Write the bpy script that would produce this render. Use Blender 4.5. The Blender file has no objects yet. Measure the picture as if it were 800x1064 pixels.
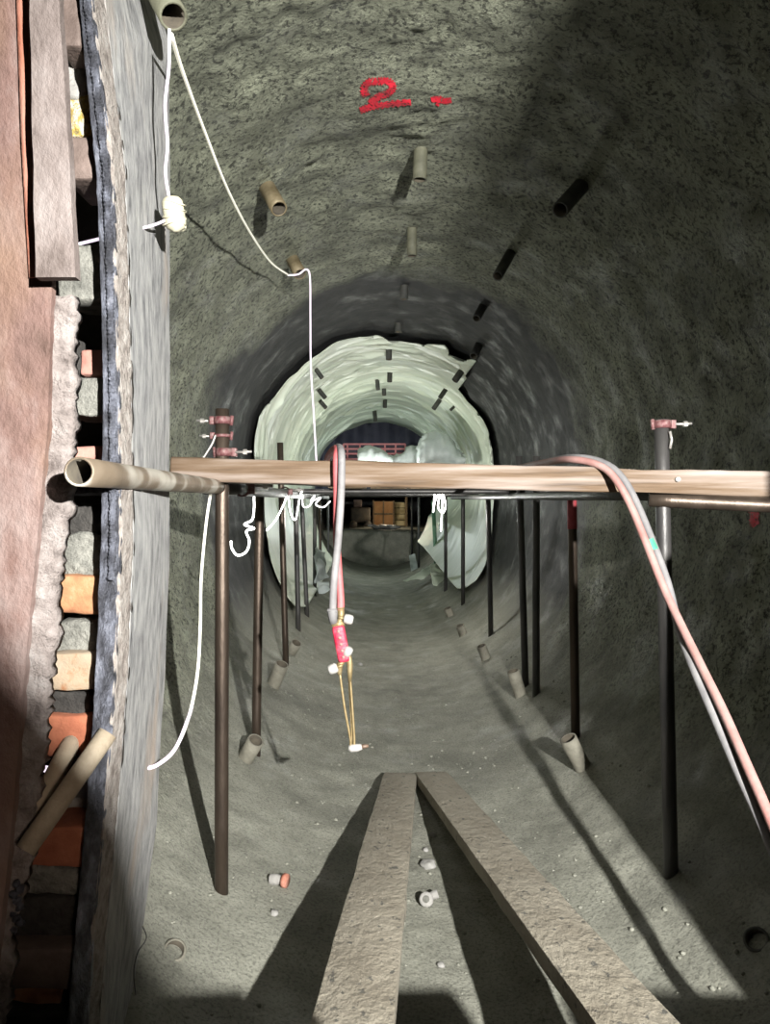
import bpy, bmesh, math, random
import numpy as np
from mathutils import Vector, Matrix
from mathutils.bvhtree import BVHTree

random.seed(7)
S = bpy.context.scene
COL = S.collection
EYE = 1.5                      # camera height above the lowest line of the invert
F, VX, VY = 800.0, 385.0, 520.0

def P(px, py, Y):              # a point measured in the photograph, at its real distance Y
    return Vector(((px - VX) / F * Y, Y, EYE - (py - VY) / F * Y))

# ------------------------------------------------------------------ noise
def _hash(i, j, k, s):
    h = (i * 374761393 + j * 668265263 + k * 2147483647 + s * 1274126177) & 0xFFFFFFFF
    h = ((h ^ (h >> 13)) * 1274126177) & 0xFFFFFFFF
    h = h ^ (h >> 16)
    return (h & 0xFFFFFF) / float(0xFFFFFF) * 2 - 1

def vnoise(p, scale, seed=0):
    q = np.asarray(p, dtype=np.float64) * scale + 1000.0
    i = np.floor(q).astype(np.int64); f = q - i
    u = f * f * (3 - 2 * f)
    r = 0
    for a in (0, 1):
        for b in (0, 1):
            for c in (0, 1):
                w = (u[..., 0] if a else 1 - u[..., 0]) * (u[..., 1] if b else 1 - u[..., 1]) * (u[..., 2] if c else 1 - u[..., 2])
                r = r + w * _hash(i[..., 0] + a, i[..., 1] + b, i[..., 2] + c, seed)
    return r

def fbm(p, scale, octv=3, seed=0):
    r = 0; a = 1.0
    for o in range(octv):
        r = r + a * vnoise(p, scale * 2 ** o, seed + o * 17); a *= .5
    return r

# ------------------------------------------------------------------ materials
def mat(name, stops, scale=6, rough=.8, bump=.3, bscale=40, metal=0.0, detail=6, stretch=(1, 1, 1), bdist=.01, spots=None, rough2=None, spec=.5):
    m = bpy.data.materials.new(name); m.use_nodes = True
    nt = m.node_tree; N = nt.nodes; L = nt.links
    b = N['Principled BSDF']
    tc = N.new('ShaderNodeTexCoord'); mp = N.new('ShaderNodeMapping'); mp.inputs['Scale'].default_value = stretch
    L.new(tc.outputs['Object'], mp.inputs['Vector'])
    n = N.new('ShaderNodeTexNoise'); n.inputs['Scale'].default_value = scale; n.inputs['Detail'].default_value = detail
    n.inputs['Roughness'].default_value = .62
    L.new(mp.outputs[0], n.inputs['Vector'])
    cr = N.new('ShaderNodeValToRGB')
    e = cr.color_ramp.elements
    for k, (pos, c) in enumerate(stops):
        el = e[k] if k < 2 else e.new(pos)
        el.position = pos; el.color = (*c, 1)
    L.new(n.outputs['Fac'], cr.inputs['Fac'])
    col = cr.outputs['Color']
    if spots:                                # (scale, threshold lo, hi, colour)
        sc, lo, hi, c = spots
        n3 = N.new('ShaderNodeTexNoise'); n3.inputs['Scale'].default_value = sc; n3.inputs['Detail'].default_value = 4
        L.new(mp.outputs[0], n3.inputs['Vector'])
        mr = N.new('ShaderNodeMapRange'); mr.inputs['From Min'].default_value = lo; mr.inputs['From Max'].default_value = hi
        L.new(n3.outputs['Fac'], mr.inputs['Value'])
        mx = N.new('ShaderNodeMix'); mx.data_type = 'RGBA'
        L.new(mr.outputs[0], mx.inputs['Factor']); L.new(col, mx.inputs['A']); mx.inputs['B'].default_value = (*c, 1)
        col = mx.outputs['Result']
    L.new(col, b.inputs['Base Color'])
    b.inputs['Roughness'].default_value = rough
    b.inputs['Specular IOR Level'].default_value = spec
    if rough2 is not None:
        mr = N.new('ShaderNodeMapRange'); mr.inputs['From Min'].default_value = .4; mr.inputs['From Max'].default_value = .65
        mr.inputs['To Min'].default_value = rough; mr.inputs['To Max'].default_value = rough2
        L.new(n.outputs['Fac'], mr.inputs['Value']); L.new(mr.outputs[0], b.inputs['Roughness'])
    b.inputs['Metallic'].default_value = metal
    if bump:
        n2 = N.new('ShaderNodeTexNoise'); n2.inputs['Scale'].default_value = bscale; n2.inputs['Detail'].default_value = 6
        n2.inputs['Roughness'].default_value = .65
        L.new(mp.outputs[0], n2.inputs['Vector'])
        bp = N.new('ShaderNodeBump'); bp.inputs['Strength'].default_value = bump; bp.inputs['Distance'].default_value = bdist
        L.new(n2.outputs['Fac'], bp.inputs['Height']); L.new(bp.outputs[0], b.inputs['Normal'])
    return m

def emat(name, c, s, bc=.9):
    m = bpy.data.materials.new(name); m.use_nodes = True
    b = m.node_tree.nodes['Principled BSDF']
    b.inputs['Base Color'].default_value = (bc, bc, bc * .95, 1)
    b.inputs['Emission Color'].default_value = (*c, 1); b.inputs['Emission Strength'].default_value = s
    return m

def shotcrete(name, pale, dark, band, bump, pitscale, speck=1.0):
    """Sprayed concrete: grey-green, pitted; beyond about 5.7 m a smooth band, shade painted into its dark colour."""
    m = bpy.data.materials.new(name); m.use_nodes = True
    nt = m.node_tree; N = nt.nodes; L = nt.links; b = N['Principled BSDF']
    tc = N.new('ShaderNodeTexCoord')
    def noise(sc, det=6, ro=.6):
        n = N.new('ShaderNodeTexNoise'); n.inputs['Scale'].default_value = sc; n.inputs['Detail'].default_value = det
        n.inputs['Roughness'].default_value = ro; L.new(tc.outputs['Object'], n.inputs['Vector']); return n.outputs['Fac']
    def rng(v, a, c, x=0., y=1.):
        r = N.new('ShaderNodeMapRange'); r.inputs['From Min'].default_value = a; r.inputs['From Max'].default_value = c
        r.inputs['To Min'].default_value = x; r.inputs['To Max'].default_value = y; L.new(v, r.inputs['Value']); return r.outputs[0]
    def mix(f, A, B):
        x = N.new('ShaderNodeMix'); x.data_type = 'RGBA'; L.new(f, x.inputs['Factor'])
        for k, v in (('A', A), ('B', B)):
            if isinstance(v, tuple): x.inputs[k].default_value = (*v, 1)
            else: L.new(v, x.inputs[k])
        return x.outputs['Result']
    def math_(op, a, c):
        x = N.new('ShaderNodeMath'); x.operation = op
        for k, v in ((0, a), (1, c)):
            if isinstance(v, (int, float)): x.inputs[k].default_value = v
            else: L.new(v, x.inputs[k])
        return x.outputs[0]
    big = noise(1.3, 4); fine = noise(42 if band else 90, 8, .75); mid = noise(5.5, 6)
    c = mix(rng(mid, .35, .68), dark, pale)
    c = mix(rng(big, .5, .7, 0, .55), c, tuple(v * .55 for v in dark))
    c = mix(rng(fine, .505, .575, 0, .95 * speck), c, tuple(v * .22 for v in dark))
    c = mix(rng(noise(58, 5, .7), .60, .70, 0, .5 * speck), c, tuple(min(1, v * 1.7) for v in pale))
    rough = rng(noise(3.1, 5), .5, .72, .82, .30)
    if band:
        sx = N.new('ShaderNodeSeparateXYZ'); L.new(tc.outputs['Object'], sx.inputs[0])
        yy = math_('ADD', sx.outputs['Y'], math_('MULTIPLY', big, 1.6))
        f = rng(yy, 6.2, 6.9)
        coat = mix(rng(mid, .4, .7), (.022, .023, .024), (.046, .047, .046))  # smooth band's dark tone, partly shade put into the colour
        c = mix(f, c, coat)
        zz = math_('ADD', sx.outputs['Z'], math_('MULTIPLY', mid, .5))
        fz = rng(zz, .55, 1.05)
        fc = mix(rng(mid, .35, .68), (.20, .20, .165), (.30, .30, .25))
        fc = mix(rng(big, .5, .7, 0, .55), fc, (.11, .11, .091))
        fc = mix(rng(noise(90, 8, .72), .50, .60, 0, .47), fc, (.044, .044, .036))
        c = mix(fz, fc, c)
    L.new(c, b.inputs['Base Color']); L.new(rough, b.inputs['Roughness'])
    h = math_('ADD', math_('MULTIPLY', noise(pitscale, 7, .68), 1.0), math_('MULTIPLY', noise(pitscale * 3.3, 4, .6), .45))
    if band:
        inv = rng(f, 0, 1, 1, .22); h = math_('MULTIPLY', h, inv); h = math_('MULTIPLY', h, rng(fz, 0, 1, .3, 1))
    bp = N.new('ShaderNodeBump'); bp.inputs['Strength'].default_value = bump; bp.inputs['Distance'].default_value = .05
    L.new(h, bp.inputs['Height']); L.new(bp.outputs[0], b.inputs['Normal'])
    return m

M = {}
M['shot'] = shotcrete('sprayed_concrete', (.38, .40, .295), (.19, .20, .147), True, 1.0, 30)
M['floor'] = shotcrete('muddy_invert', (.30, .30, .25), (.20, .20, .165), False, .28, 34, .55)
M['rock'] = mat('stone', [(0.3, (0.196, 0.189, 0.175)), (0.7, (0.315, 0.308, 0.294))], 30, .9, .4, 90)
M['white_rock'] = mat('pale_mortar', [(0.3, (0.225, 0.216, 0.203)), (0.7, (0.324, 0.315, 0.297))], 40, .9, .5, 90)
M['pole'] = mat('galvanised_rusty_tube', [(0.3, (0.0425, 0.0319, 0.0255)), (0.55, (0.085, 0.0638, 0.0489)), (0.75, (0.128, 0.102, 0.0808))], 9, .42, .25, 60, .7, stretch=(1, 1, .25))
M['dark_pole'] = mat('dark_steel_tube', [(.3, (.035, .035, .037)), (.7, (.10, .095, .09))], 9, .45, .2, 60, .5, stretch=(1, 1, .25))
M['ledger'] = mat('ledger_tube', [(0.36, (0.112, 0.0875, 0.0595)), (0.5, (0.196, 0.154, 0.112)), (0.56, (0.434, 0.406, 0.35)), (0.7, (0.49, 0.469, 0.42))], 3.2, .5, .2, 60, .35, detail=3)
M['stub'] = mat('mortar_caked_pipe', [(0.3, (0.114, 0.108, 0.084)), (0.7, (0.228, 0.216, 0.174))], 14, .8, .35, 60)
M['stub_brass'] = mat('rusty_pipe', [(0.3, (0.112, 0.084, 0.042)), (0.7, (0.294, 0.245, 0.154))], 12, .55, .25, 60, .3)
M['stub_dark'] = mat('tarred_pipe', [(.3, (.025, .027, .025)), (.7, (.07, .07, .06))], 14, .7, .3, 60)
M['stub_olive'] = mat('olive_pipe', [(.3, (.06, .06, .04)), (.7, (.14, .14, .095))], 14, .7, .3, 60)
M['inside'] = mat('pipe_bore', [(.3, (.03, .025, .02)), (.7, (.10, .085, .06))], 14, .9, .2, 60)
M['coupler'] = mat('red_coupler_paint', [(0.3, (0.09, 0.0225, 0.027)), (0.5, (0.153, 0.0672, 0.0672)), (0.7, (0.207, 0.153, 0.144))], 60, .55, .3, 120, .2)
M['bolt'] = mat('zinc_bolt', [(.3, (.30, .28, .26)), (.7, (.55, .53, .50))], 60, .4, .2, 120, .6)
M['timber'] = mat('weathered_timber', [(0.3, (0.0431, 0.0269, 0.015)), (0.47, (0.107, 0.0671, 0.0377)), (0.6, (0.156, 0.113, 0.0811)), (0.75, (0.2, 0.167, 0.146))], 5, .8, .35, 22, stretch=(.35, 4, 6), spots=(2.2, .5, .72, (.36, .31, .285)))
M['plank'] = mat('muddy_plank', [(0.3, (0.209, 0.184, 0.14)), (0.7, (0.31, 0.281, 0.223))], 7, .9, .75, 34, stretch=(1, .6, 1), spots=(42, .63, .68, (.10, .095, .08)), bdist=.02)
M['deck'] = mat('deck_board', [(.3, (.12, .085, .05)), (.7, (.28, .20, .12))], 6, .85, .3, 30, stretch=(4, .4, 4))
M['membrane'] = mat('waterproof_sheet', [(.3, (.60, .67, .56)), (.7, (.74, .79, .68))], 1.7, .38, .55, 1.5, bdist=.05, spec=.5, stretch=(1, 3.4, 1))
for _n in M['membrane'].node_tree.nodes:
    if _n.type == 'TEX_NOISE' and abs(_n.inputs['Scale'].default_value - 1.5) < 1e-6:
        _n.noise_type = 'RIDGED_MULTIFRACTAL'; _n.inputs['Detail'].default_value = 3
M['sheet'] = mat('translucent_white_sheet', [(.3, (.33, .37, .38)), (.7, (.48, .52, .52))], 5, .5, .3, 12, bdist=.02)
M['green'] = mat('green_edge', [(.3, (.05, .16, .09)), (.7, (.10, .26, .15))], 5, .5, .1)
M['navy'] = mat('navy_tarpaulin', [(.3, (.022, .024, .045)), (.7, (.050, .052, .085))], 2.5, .7, .3, 6, bdist=.05)
M['redgrid'] = mat('red_oxide_steel', [(.3, (.45, .13, .15)), (.7, (.62, .25, .26))], 8, .6, .2)
M['gridback'] = mat('purple_form_panel', [(.3, (.05, .035, .055)), (.7, (.10, .08, .11))], 4, .7, .2)
M['redplate'] = mat('rusted_pink_plate', [(0.25, (0.07, 0.04, 0.03)), (0.42, (0.166, 0.1, 0.0847)), (0.55, (0.23, 0.166, 0.15)), (0.75, (0.28, 0.235, 0.221))], 5, .75, .7, 42, .12, stretch=(1.2, 1, .8), spots=(3.2, .48, .68, (.20, .12, .08)))
M['flange'] = mat('rust_brown_flange', [(0.25, (0.0884, 0.0663, 0.0581)), (0.5, (0.188, 0.155, 0.144)), (0.75, (0.276, 0.243, 0.232))], 9, .7, .6, 45, .2, stretch=(1.2, 1, .8))
M['stripe'] = mat('red_lead_stripe', [(0.3, (0.31, 0.0992, 0.0558)), (0.55, (0.384, 0.186, 0.136)), (0.8, (0.434, 0.285, 0.236))], 9, .75, .4, 40, stretch=(1, 1, .5), spots=(14, .6, .7, (.25, .07, .02)))
M['crust'] = mat('burnt_weld_crust', [(0.3, (0.112, 0.09, 0.0825)), (0.5, (0.27, 0.232, 0.217)), (0.75, (0.42, 0.39, 0.375))], 22, .85, 1.0, 60, .1, bdist=.02)
M['bluesteel'] = mat('heat_blued_steel', [(.3, (.03, .031, .036)), (.48, (.075, .078, .095)), (.62, (.17, .18, .22)), (.8, (.36, .37, .42))], 26, .5, 1.0, 60, .45, bdist=.02, stretch=(1, 1, .7))
M['jamb'] = mat('scaly_grey_steel', [(0.25, (0.0776, 0.0776, 0.0827)), (0.4, (0.197, 0.197, 0.199)), (0.52, (0.279, 0.279, 0.275)), (0.7, (0.372, 0.368, 0.357))], 24, .75, .6, 50, .05, stretch=(1.5, 1.2, .5), spots=(3.4, .58, .74, (.36, .30, .25)))
M['lip'] = mat('pale_scale', [(0.3, (0.132, 0.108, 0.096)), (0.5, (0.276, 0.246, 0.222)), (0.75, (0.408, 0.384, 0.36))], 34, .85, .9, 70, bdist=.015)
M['brick_o'] = mat('orange_brick', [(0.3, (0.191, 0.0731, 0.0338)), (0.52, (0.326, 0.163, 0.0788)), (0.7, (0.371, 0.259, 0.169))], 16, .9, .4, 60)
M['brick_c'] = mat('cream_coated_brick', [(0.36, (0.235, 0.0944, 0.0343)), (0.46, (0.265, 0.201, 0.137)), (0.7, (0.283, 0.235, 0.18))], 11, .9, .4, 60)
M['brick_r'] = mat('red_brick', [(0.3, (0.224, 0.064, 0.032)), (0.6, (0.384, 0.136, 0.072)), (0.75, (0.44, 0.24, 0.16))], 13, .9, .4, 60)
M['brick_p'] = mat('pink_brick', [(0.3, (0.315, 0.126, 0.098)), (0.7, (0.434, 0.238, 0.196))], 13, .9, .4, 60)
M['mortar'] = mat('grey_mortar', [(.3, (.09, .09, .08)), (.7, (.27, .265, .235))], 26, .95, .8, 60, bdist=.02)
M['near_black'] = mat('near_black_block', [(.3, (.012, .011, .010)), (.7, (.06, .055, .05))], 20, .95, .8, 60, bdist=.02)  # near-black blocks between the bricks of the pier
M['yellowm'] = mat('yellow_stained_mortar', [(.38, (.10, .09, .07)), (.5, (.42, .30, .06)), (.62, (.60, .56, .46))], 34, .95, .8, 60, bdist=.02)
M['brownp'] = mat('brown_steel', [(.3, (.09, .065, .055)), (.7, (.20, .15, .13))], 12, .7, .4, 50, .2)
M['hose_red'] = mat('faded_red_hose', [(0.3, (0.357, 0.0595, 0.068)), (0.7, (0.468, 0.145, 0.145))], 10, .6, .2, 60)
M['hose_pink'] = mat('dusty_pink_hose', [(0.3, (0.264, 0.12, 0.107)), (0.7, (0.338, 0.22, 0.201))], 10, .6, .2, 60)
M['hose_grey'] = mat('dusty_grey_hose', [(.3, (.12, .115, .12)), (.7, (.26, .25, .25))], 10, .65, .2, 60)
M['hose_pale'] = mat('pale_grey_hose', [(0.3, (0.109, 0.104, 0.109)), (0.7, (0.198, 0.193, 0.193))], 10, .65, .2, 60)
M['tape'] = mat('green_tape', [(.3, (.05, .30, .16)), (.7, (.10, .42, .24))], 20, .5, .1)
M['handle'] = mat('red_torch_handle', [(0.35, (0.385, 0.014, 0.042)), (0.62, (0.49, 0.056, 0.091)), (0.8, (0.525, 0.245, 0.266))], 45, .45, .3, 80)
M['brass'] = mat('dull_brass', [(0.3, (0.204, 0.144, 0.06)), (0.7, (0.36, 0.288, 0.162))], 30, .5, .2, 80, .5)
M['white'] = mat('white_plastic', [(0.3, (0.327, 0.318, 0.299)), (0.7, (0.393, 0.383, 0.365))], 30, .5, .1)
M['nozzle'] = mat('burnt_nozzle', [(.3, (.05, .03, .02)), (.7, (.15, .10, .07))], 30, .5, .2)
M['redband'] = mat('red_band_paint', [(.3, (.22, .02, .03)), (.7, (.36, .06, .07))], 30, .6, .3, 60)
M['rust'] = mat('rust', [(.3, (.30, .09, .05)), (.7, (.50, .24, .18))], 30, .8, .5, 80)
M['old_pipe'] = mat('buff_tube', [(.3, (.25, .20, .14)), (.7, (.48, .41, .31))], 12, .7, .3, 60)
M['ply'] = mat('orange_plywood', [(.3, (.36, .16, .06)), (.7, (.58, .33, .15))], 4, .8, .2)
M['yellow'] = mat('yellow_board', [(.3, (.62, .46, .20)), (.7, (.78, .66, .38))], 4, .8, .2)
M['machine'] = mat('dark_machine', [(.3, (.03, .025, .02)), (.7, (.10, .075, .05))], 8, .6, .3)
M['portal'] = mat('dark_brickwork', [(.3, (.02, .018, .016)), (.7, (.06, .05, .045))], 12, .95, .6)
M['led'] = emat('lit_strip', (1.0, .84, 1.0), 1.05, .25)
M['led_soft'] = emat('lit_strip_dim', (1.0, .96, .72), .38)
M['led_far'] = emat('lit_strip_far', (1.0, 1.0, .95), 5)
M['led_fog'] = mat('strip_wrapping', [(.3, (.34, .32, .22)), (.7, (.52, .50, .38))], 40, .6, .3, 80)

def paint_mat():
    m = bpy.data.materials.new('red_spray_paint'); m.use_nodes = True
    nt = m.node_tree; N = nt.nodes; L = nt.links; b = N['Principled BSDF']
    b.inputs['Base Color'].default_value = (.50, .012, .03, 1); b.inputs['Roughness'].default_value = .7
    tc = N.new('ShaderNodeTexCoord'); n = N.new('ShaderNodeTexNoise'); n.inputs['Scale'].default_value = 90; n.inputs['Detail'].default_value = 4
    L.new(tc.outputs['Object'], n.inputs['Vector'])
    r = N.new('ShaderNodeMapRange'); r.inputs['From Min'].default_value = .36; r.inputs['From Max'].default_value = .46
    L.new(n.outputs['Fac'], r.inputs['Value']); L.new(r.outputs[0], b.inputs['Alpha'])
    return m
M['spray'] = paint_mat()

# ------------------------------------------------------------------ objects
def tag(o, label=None, cat=None, group=None, kind=None):
    if label: o['label'] = label
    if cat: o['category'] = cat
    if group: o['group'] = group
    if kind: o['kind'] = kind
    return o

def thing(name, loc, label, cat, group=None):
    o = bpy.data.objects.new(name, None); COL.objects.link(o)
    o.empty_display_size = .05; o.location = loc
    return tag(o, label, cat, group)

def wloc(o):
    v = Vector((0, 0, 0))
    while o: v += Vector(o.location); o = o.parent
    return v

def add(name, bm, m, parent=None, loc=None, smooth=True, label=None):
    off = wloc(parent) if parent else Vector(loc or (0, 0, 0))
    bmesh.ops.recalc_face_normals(bm, faces=bm.faces[:])
    bmesh.ops.translate(bm, verts=bm.verts[:], vec=-off)
    me = bpy.data.meshes.new(name); bm.to_mesh(me); bm.free()
    if smooth:
        me.polygons.foreach_set('use_smooth', [True] * len(me.polygons))
    for mm in (m if isinstance(m, (list, tuple)) else [m]): me.materials.append(mm)
    o = bpy.data.objects.new(name, me); COL.objects.link(o)
    if parent: o.parent = parent
    elif loc is not None: o.location = loc
    if label: o['label'] = label
    return o

def sharp(o, ang=35):
    me = o.data
    bm = bmesh.new(); bm.from_mesh(me)
    for e in bm.edges:
        if len(e.link_faces) == 2 and e.calc_face_angle() > math.radians(ang): e.smooth = False
    bm.to_mesh(me); bm.free()
    return o

def frames(pts):
    pts = [Vector(p) for p in pts]
    T = []
    for i in range(len(pts)):
        a = pts[max(i - 1, 0)]; b = pts[min(i + 1, len(pts) - 1)]
        T.append((b - a).normalized())
    n = T[0].orthogonal().normalized(); out = []
    for t in T:
        n = (n - t * n.dot(t))
        n = n.normalized() if n.length > 1e-6 else t.orthogonal().normalized()
        out.append((t, n, t.cross(n)))
    return pts, out

def tube(bm, pts, r, seg=10, cap=True, mi=0):
    pts, fr = frames(pts); rings = []
    for i, (p, (t, n, b)) in enumerate(zip(pts, fr)):
        rr = r[i] if isinstance(r, (list, tuple)) else r
        rings.append([bm.verts.new(p + (n * math.cos(a) + b * math.sin(a)) * rr) for a in [2 * math.pi * k / seg for k in range(seg)]])
    for A, B in zip(rings, rings[1:]):
        for k in range(seg):
            f = bm.faces.new((A[k], A[(k + 1) % seg], B[(k + 1) % seg], B[k])); f.material_index = mi
    if cap:
        for R in (rings[0], rings[-1]):
            try: f = bm.faces.new(R); f.material_index = mi
            except ValueError: pass
    return rings

def pipe(bm, a, b, ro, ri, seg=20, n=2, wob=0):
    """hollow tube with open ends, inner wall in the second material"""
    a, b = Vector(a), Vector(b)
    pts = [a.lerp(b, k / n) for k in range(n + 1)]
    O = tube(bm, pts, ro, seg, False, 0); I = tube(bm, pts, ri, seg, False, 1)
    for A, B in ((O[0], I[0]), (O[-1], I[-1])):
        for k in range(seg): bm.faces.new((A[k], A[(k + 1) % seg], B[(k + 1) % seg], B[k]))

def spline(pts, n=10):
    pts = [Vector(p) for p in pts]; out = []
    Q = [pts[0] * 2 - pts[1]] + pts + [pts[-1] * 2 - pts[-2]]
    for i in range(1, len(Q) - 2):
        p0, p1, p2, p3 = Q[i - 1:i + 3]
        for k in range(n):
            t = k / n
            out.append(.5 * ((2 * p1) + (p2 - p0) * t + (2 * p0 - 5 * p1 + 4 * p2 - p3) * t * t + (3 * p1 - p0 - 3 * p2 + p3) * t ** 3))
    out.append(pts[-1]); return out

def box(bm, lo, hi, bev=0.0, rot=None, piv=None):
    r = bmesh.ops.create_cube(bm, size=1)
    lo, hi = Vector(lo), Vector(hi); c = (lo + hi) / 2; s = hi - lo
    for v in r['verts']: v.co = Vector((v.co.x * s.x, v.co.y * s.y, v.co.z * s.z)) + c
    if bev:
        ed = set(e for v in r['verts'] for e in v.link_edges)
        bmesh.ops.bevel(bm, geom=list(ed), offset=bev, segments=2, affect='EDGES', profile=.5)
    return r['verts']

def roughen(bm, amp, scale, seed=0):
    vs = bm.verts[:]
    co = np.array([v.co[:] for v in vs])
    bm.normal_update()
    d = fbm(co, scale, 3, seed) * amp
    for v, k in zip(vs, d): v.co += v.normal * float(k)

def rock(bm, c, r, seed, flat=.7, sub=3):
    q = bmesh.ops.create_icosphere(bm, subdivisions=sub, radius=1)['verts']
    co = np.array([v.co[:] for v in q]); d = fbm(co + seed * 3.1, 1.1, 3, seed)
    for v, k in zip(q, d):
        v.co = Vector((v.co.x, v.co.y, v.co.z * flat)) * r * (1 + .35 * float(k)) + Vector(c)

def subdiv(bm, cuts):
    bmesh.ops.subdivide_edges(bm, edges=bm.edges[:], cuts=cuts, use_grid_fill=True)

# ------------------------------------------------------------------ tunnel section
XC, ZC, R, B, NE = .2, EYE + .3, 1.45, 1.8, 2.45

def sec(theta, s=1.0):
    c, q = math.cos(theta), math.sin(theta)
    if q >= 0: return XC + R * s * c, ZC + R * s * q
    return XC + R * s * math.copysign(abs(c) ** (2 / NE), c), ZC - B * s * abs(q) ** (2 / NE)

def secF(X, Z):
    dx, dz = abs(X - XC), Z - ZC
    if dz >= 0: return math.hypot(dx, dz) / R
    return ((dx / R) ** NE + (-dz / B) ** NE) ** (1 / NE)

def hit(px, py, s=1.0):                 # where a sight line meets the lining
    lo, hi = .3, 60.0
    for _ in range(60):
        m = (lo + hi) / 2; p = P(px, py, m)
        if secF(p.x, p.z) < s: lo = m
        else: hi = m
    return P(px, py, lo)

def floor_z(x):
    return ZC - B * max(0.0, 1 - (abs(x - XC) / R) ** NE) ** (1 / NE)

def theta_of(X, Z):
    dx, dz = X - XC, Z - ZC
    if dz >= 0: return math.atan2(dz, dx)
    c = math.copysign((min(abs(dx) / R, 1)) ** (NE / 2), dx); q = -(abs(dz) / B) ** (NE / 2)
    a = math.atan2(q, c)
    return a if a > -math.pi / 2 else a + 2 * math.pi

# even steps along the outline, from the bottom centre round by the right
TH = []
tt = np.linspace(-math.pi / 2, 1.5 * math.pi, 6001)
xz = np.array([sec(t) for t in tt]); ds = np.r_[0, np.cumsum(np.hypot(*(np.diff(xz, axis=0).T)))]
NT = 500
TH = np.interp(np.linspace(0, ds[-1], NT + 1), ds, tt)[:-1]
ring = np.array([sec(t) for t in TH])
YS = [1.0]
while YS[-1] < 26: YS.append(YS[-1] + max(.02, .0075 * YS[-1]))
YS = np.array(YS); NY = len(YS)
Xg = np.repeat(ring[None, :, 0], NY, 0); Zg = np.repeat(ring[None, :, 1], NY, 0); Yg = np.repeat(YS[:, None], NT, 1)
pts = np.stack([Xg, Yg, Zg], -1)
isfloor = np.clip((.62 - (Zg)) / .35, 0, 1)           # 1 on the invert, 0 on the walls
coat = np.clip((Yg - 5.6) / 1.0, 0, 1)
d = .045 * vnoise(pts, 1.1, 1) + .022 * vnoise(pts, 4.3, 2) + .014 * vnoise(pts, 11, 3) + .008 * vnoise(pts, 24, 4)
dw = d * (1 - .6 * coat) + .02 * np.maximum(vnoise(pts * np.array([1, 1, 1]), 7, 8) - .35, 0) * (1 - coat)
df = .012 * vnoise(pts, 2.3, 5) + .005 * vnoise(pts, 7, 6) + .003 * vnoise(pts, 19, 7) - .02 * np.maximum(vnoise(pts, 5.5, 9) - .45, 0)
dd = dw * (1 - isfloor) + df * isfloor
nx, nz = Xg - XC, Zg - ZC; ln = np.hypot(nx, nz)
Xg = Xg + nx / ln * dd; Zg = Zg + nz / ln * dd
pts = np.stack([Xg, Yg, Zg], -1)

def shell(name, cols, m):
    """the piece of lining between two outline steps"""
    cols = list(cols); idx = np.array(cols) % NT
    v = pts[:, idx, :].reshape(-1, 3); w = len(cols)
    a = (np.arange(NY - 1)[:, None] * w + np.arange(w - 1)[None, :]).ravel()
    f = np.stack([a, a + 1, a + w + 1, a + w], -1)
    me = bpy.data.meshes.new(name); me.from_pydata(v.tolist(), [], f.tolist()); me.update()
    me.polygons.foreach_set('use_smooth', [True] * len(me.polygons))
    me.materials.append(m)
    o = bpy.data.objects.new(name, me); COL.objects.link(o); o['kind'] = 'structure'
    return o

def col_at(theta): return int(np.argmin(np.abs(TH - theta)))
cR = col_at(theta_of(XC + .98, floor_z(XC + .98))); cL = col_at(theta_of(XC - .98, floor_z(XC - .98)))
aR, aL = col_at(.62), col_at(math.pi - .62)
shell('floor', range(cL - NT, cR + 1), M['floor'])
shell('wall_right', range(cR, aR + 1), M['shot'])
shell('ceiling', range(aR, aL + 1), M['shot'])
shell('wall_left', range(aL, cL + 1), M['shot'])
a = (np.arange(NY - 1)[:, None] * NT + np.arange(NT)[None, :]); a2 = (np.arange(NY - 1)[:, None] * NT + (np.arange(NT)[None, :] + 1) % NT)
faces = np.stack([a, a2, a2 + NT, a + NT], -1).reshape(-1, 4)
BVH = BVHTree.FromPolygons(pts.reshape(-1, 3).tolist(), faces.tolist())
CAM = Vector((0, 0, EYE))

def surf(px, py):                       # on the real bumpy lining
    dr = (P(px, py, 1) - CAM).normalized()
    h = BVH.ray_cast(CAM + dr * 1.2, dr)
    return h[0], h[1]

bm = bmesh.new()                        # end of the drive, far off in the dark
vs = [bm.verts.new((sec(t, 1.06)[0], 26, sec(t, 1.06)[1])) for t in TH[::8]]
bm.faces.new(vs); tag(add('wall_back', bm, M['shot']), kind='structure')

# ------------------------------------------------------------------ portal the camera looks through, with unseen light blockers added
bm = bmesh.new()
def prism(bm, poly, y0, y1):            # polygon in X-Z pulled along Y
    A = [bm.verts.new((x, y0, z)) for x, z in poly]; Bq = [bm.verts.new((x, y1, z)) for x, z in poly]
    n = len(A); bm.faces.new(A[::-1]); bm.faces.new(Bq)
    for i in range(n): bm.faces.new((A[i], A[(i + 1) % n], Bq[(i + 1) % n], Bq[i]))
E = EYE
prism(bm, [(.976, -.2), (.976, E + .10), (1.165, E + .16), (1.165, E + .45), (.980, E + .55), (.980, E + 1.9), (2.4, E + 1.9), (2.4, -.2)], .92, 1.02)
prism(bm, [(.94, E + .50), (.90, E + .58), (.89, E + .66), (.875, E + .85), (.85, E + 1.9), (2.4, E + 1.9), (2.4, E + .50)], -.50, -.42)  # slab added behind the camera to soften the shadow edge on the roof
prism(bm, [(2.3, -.2), (2.3, E + 1.9), (2.4, E + 1.9), (2.4, -.2)], -.50, .95)
prism(bm, [(-1.6, -.2), (-1.6, E - .50), (.27, E - .50), (.29, E - .62), (.405, E - .62), (.42, E - .50), (.60, E - .50), (.625, E - .62), (.735, E - .62), (.755, E - .50), (2.4, E - .50), (2.4, -.2)], .52, .66)  # sill, with notches added to let lamp light reach the planks
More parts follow.
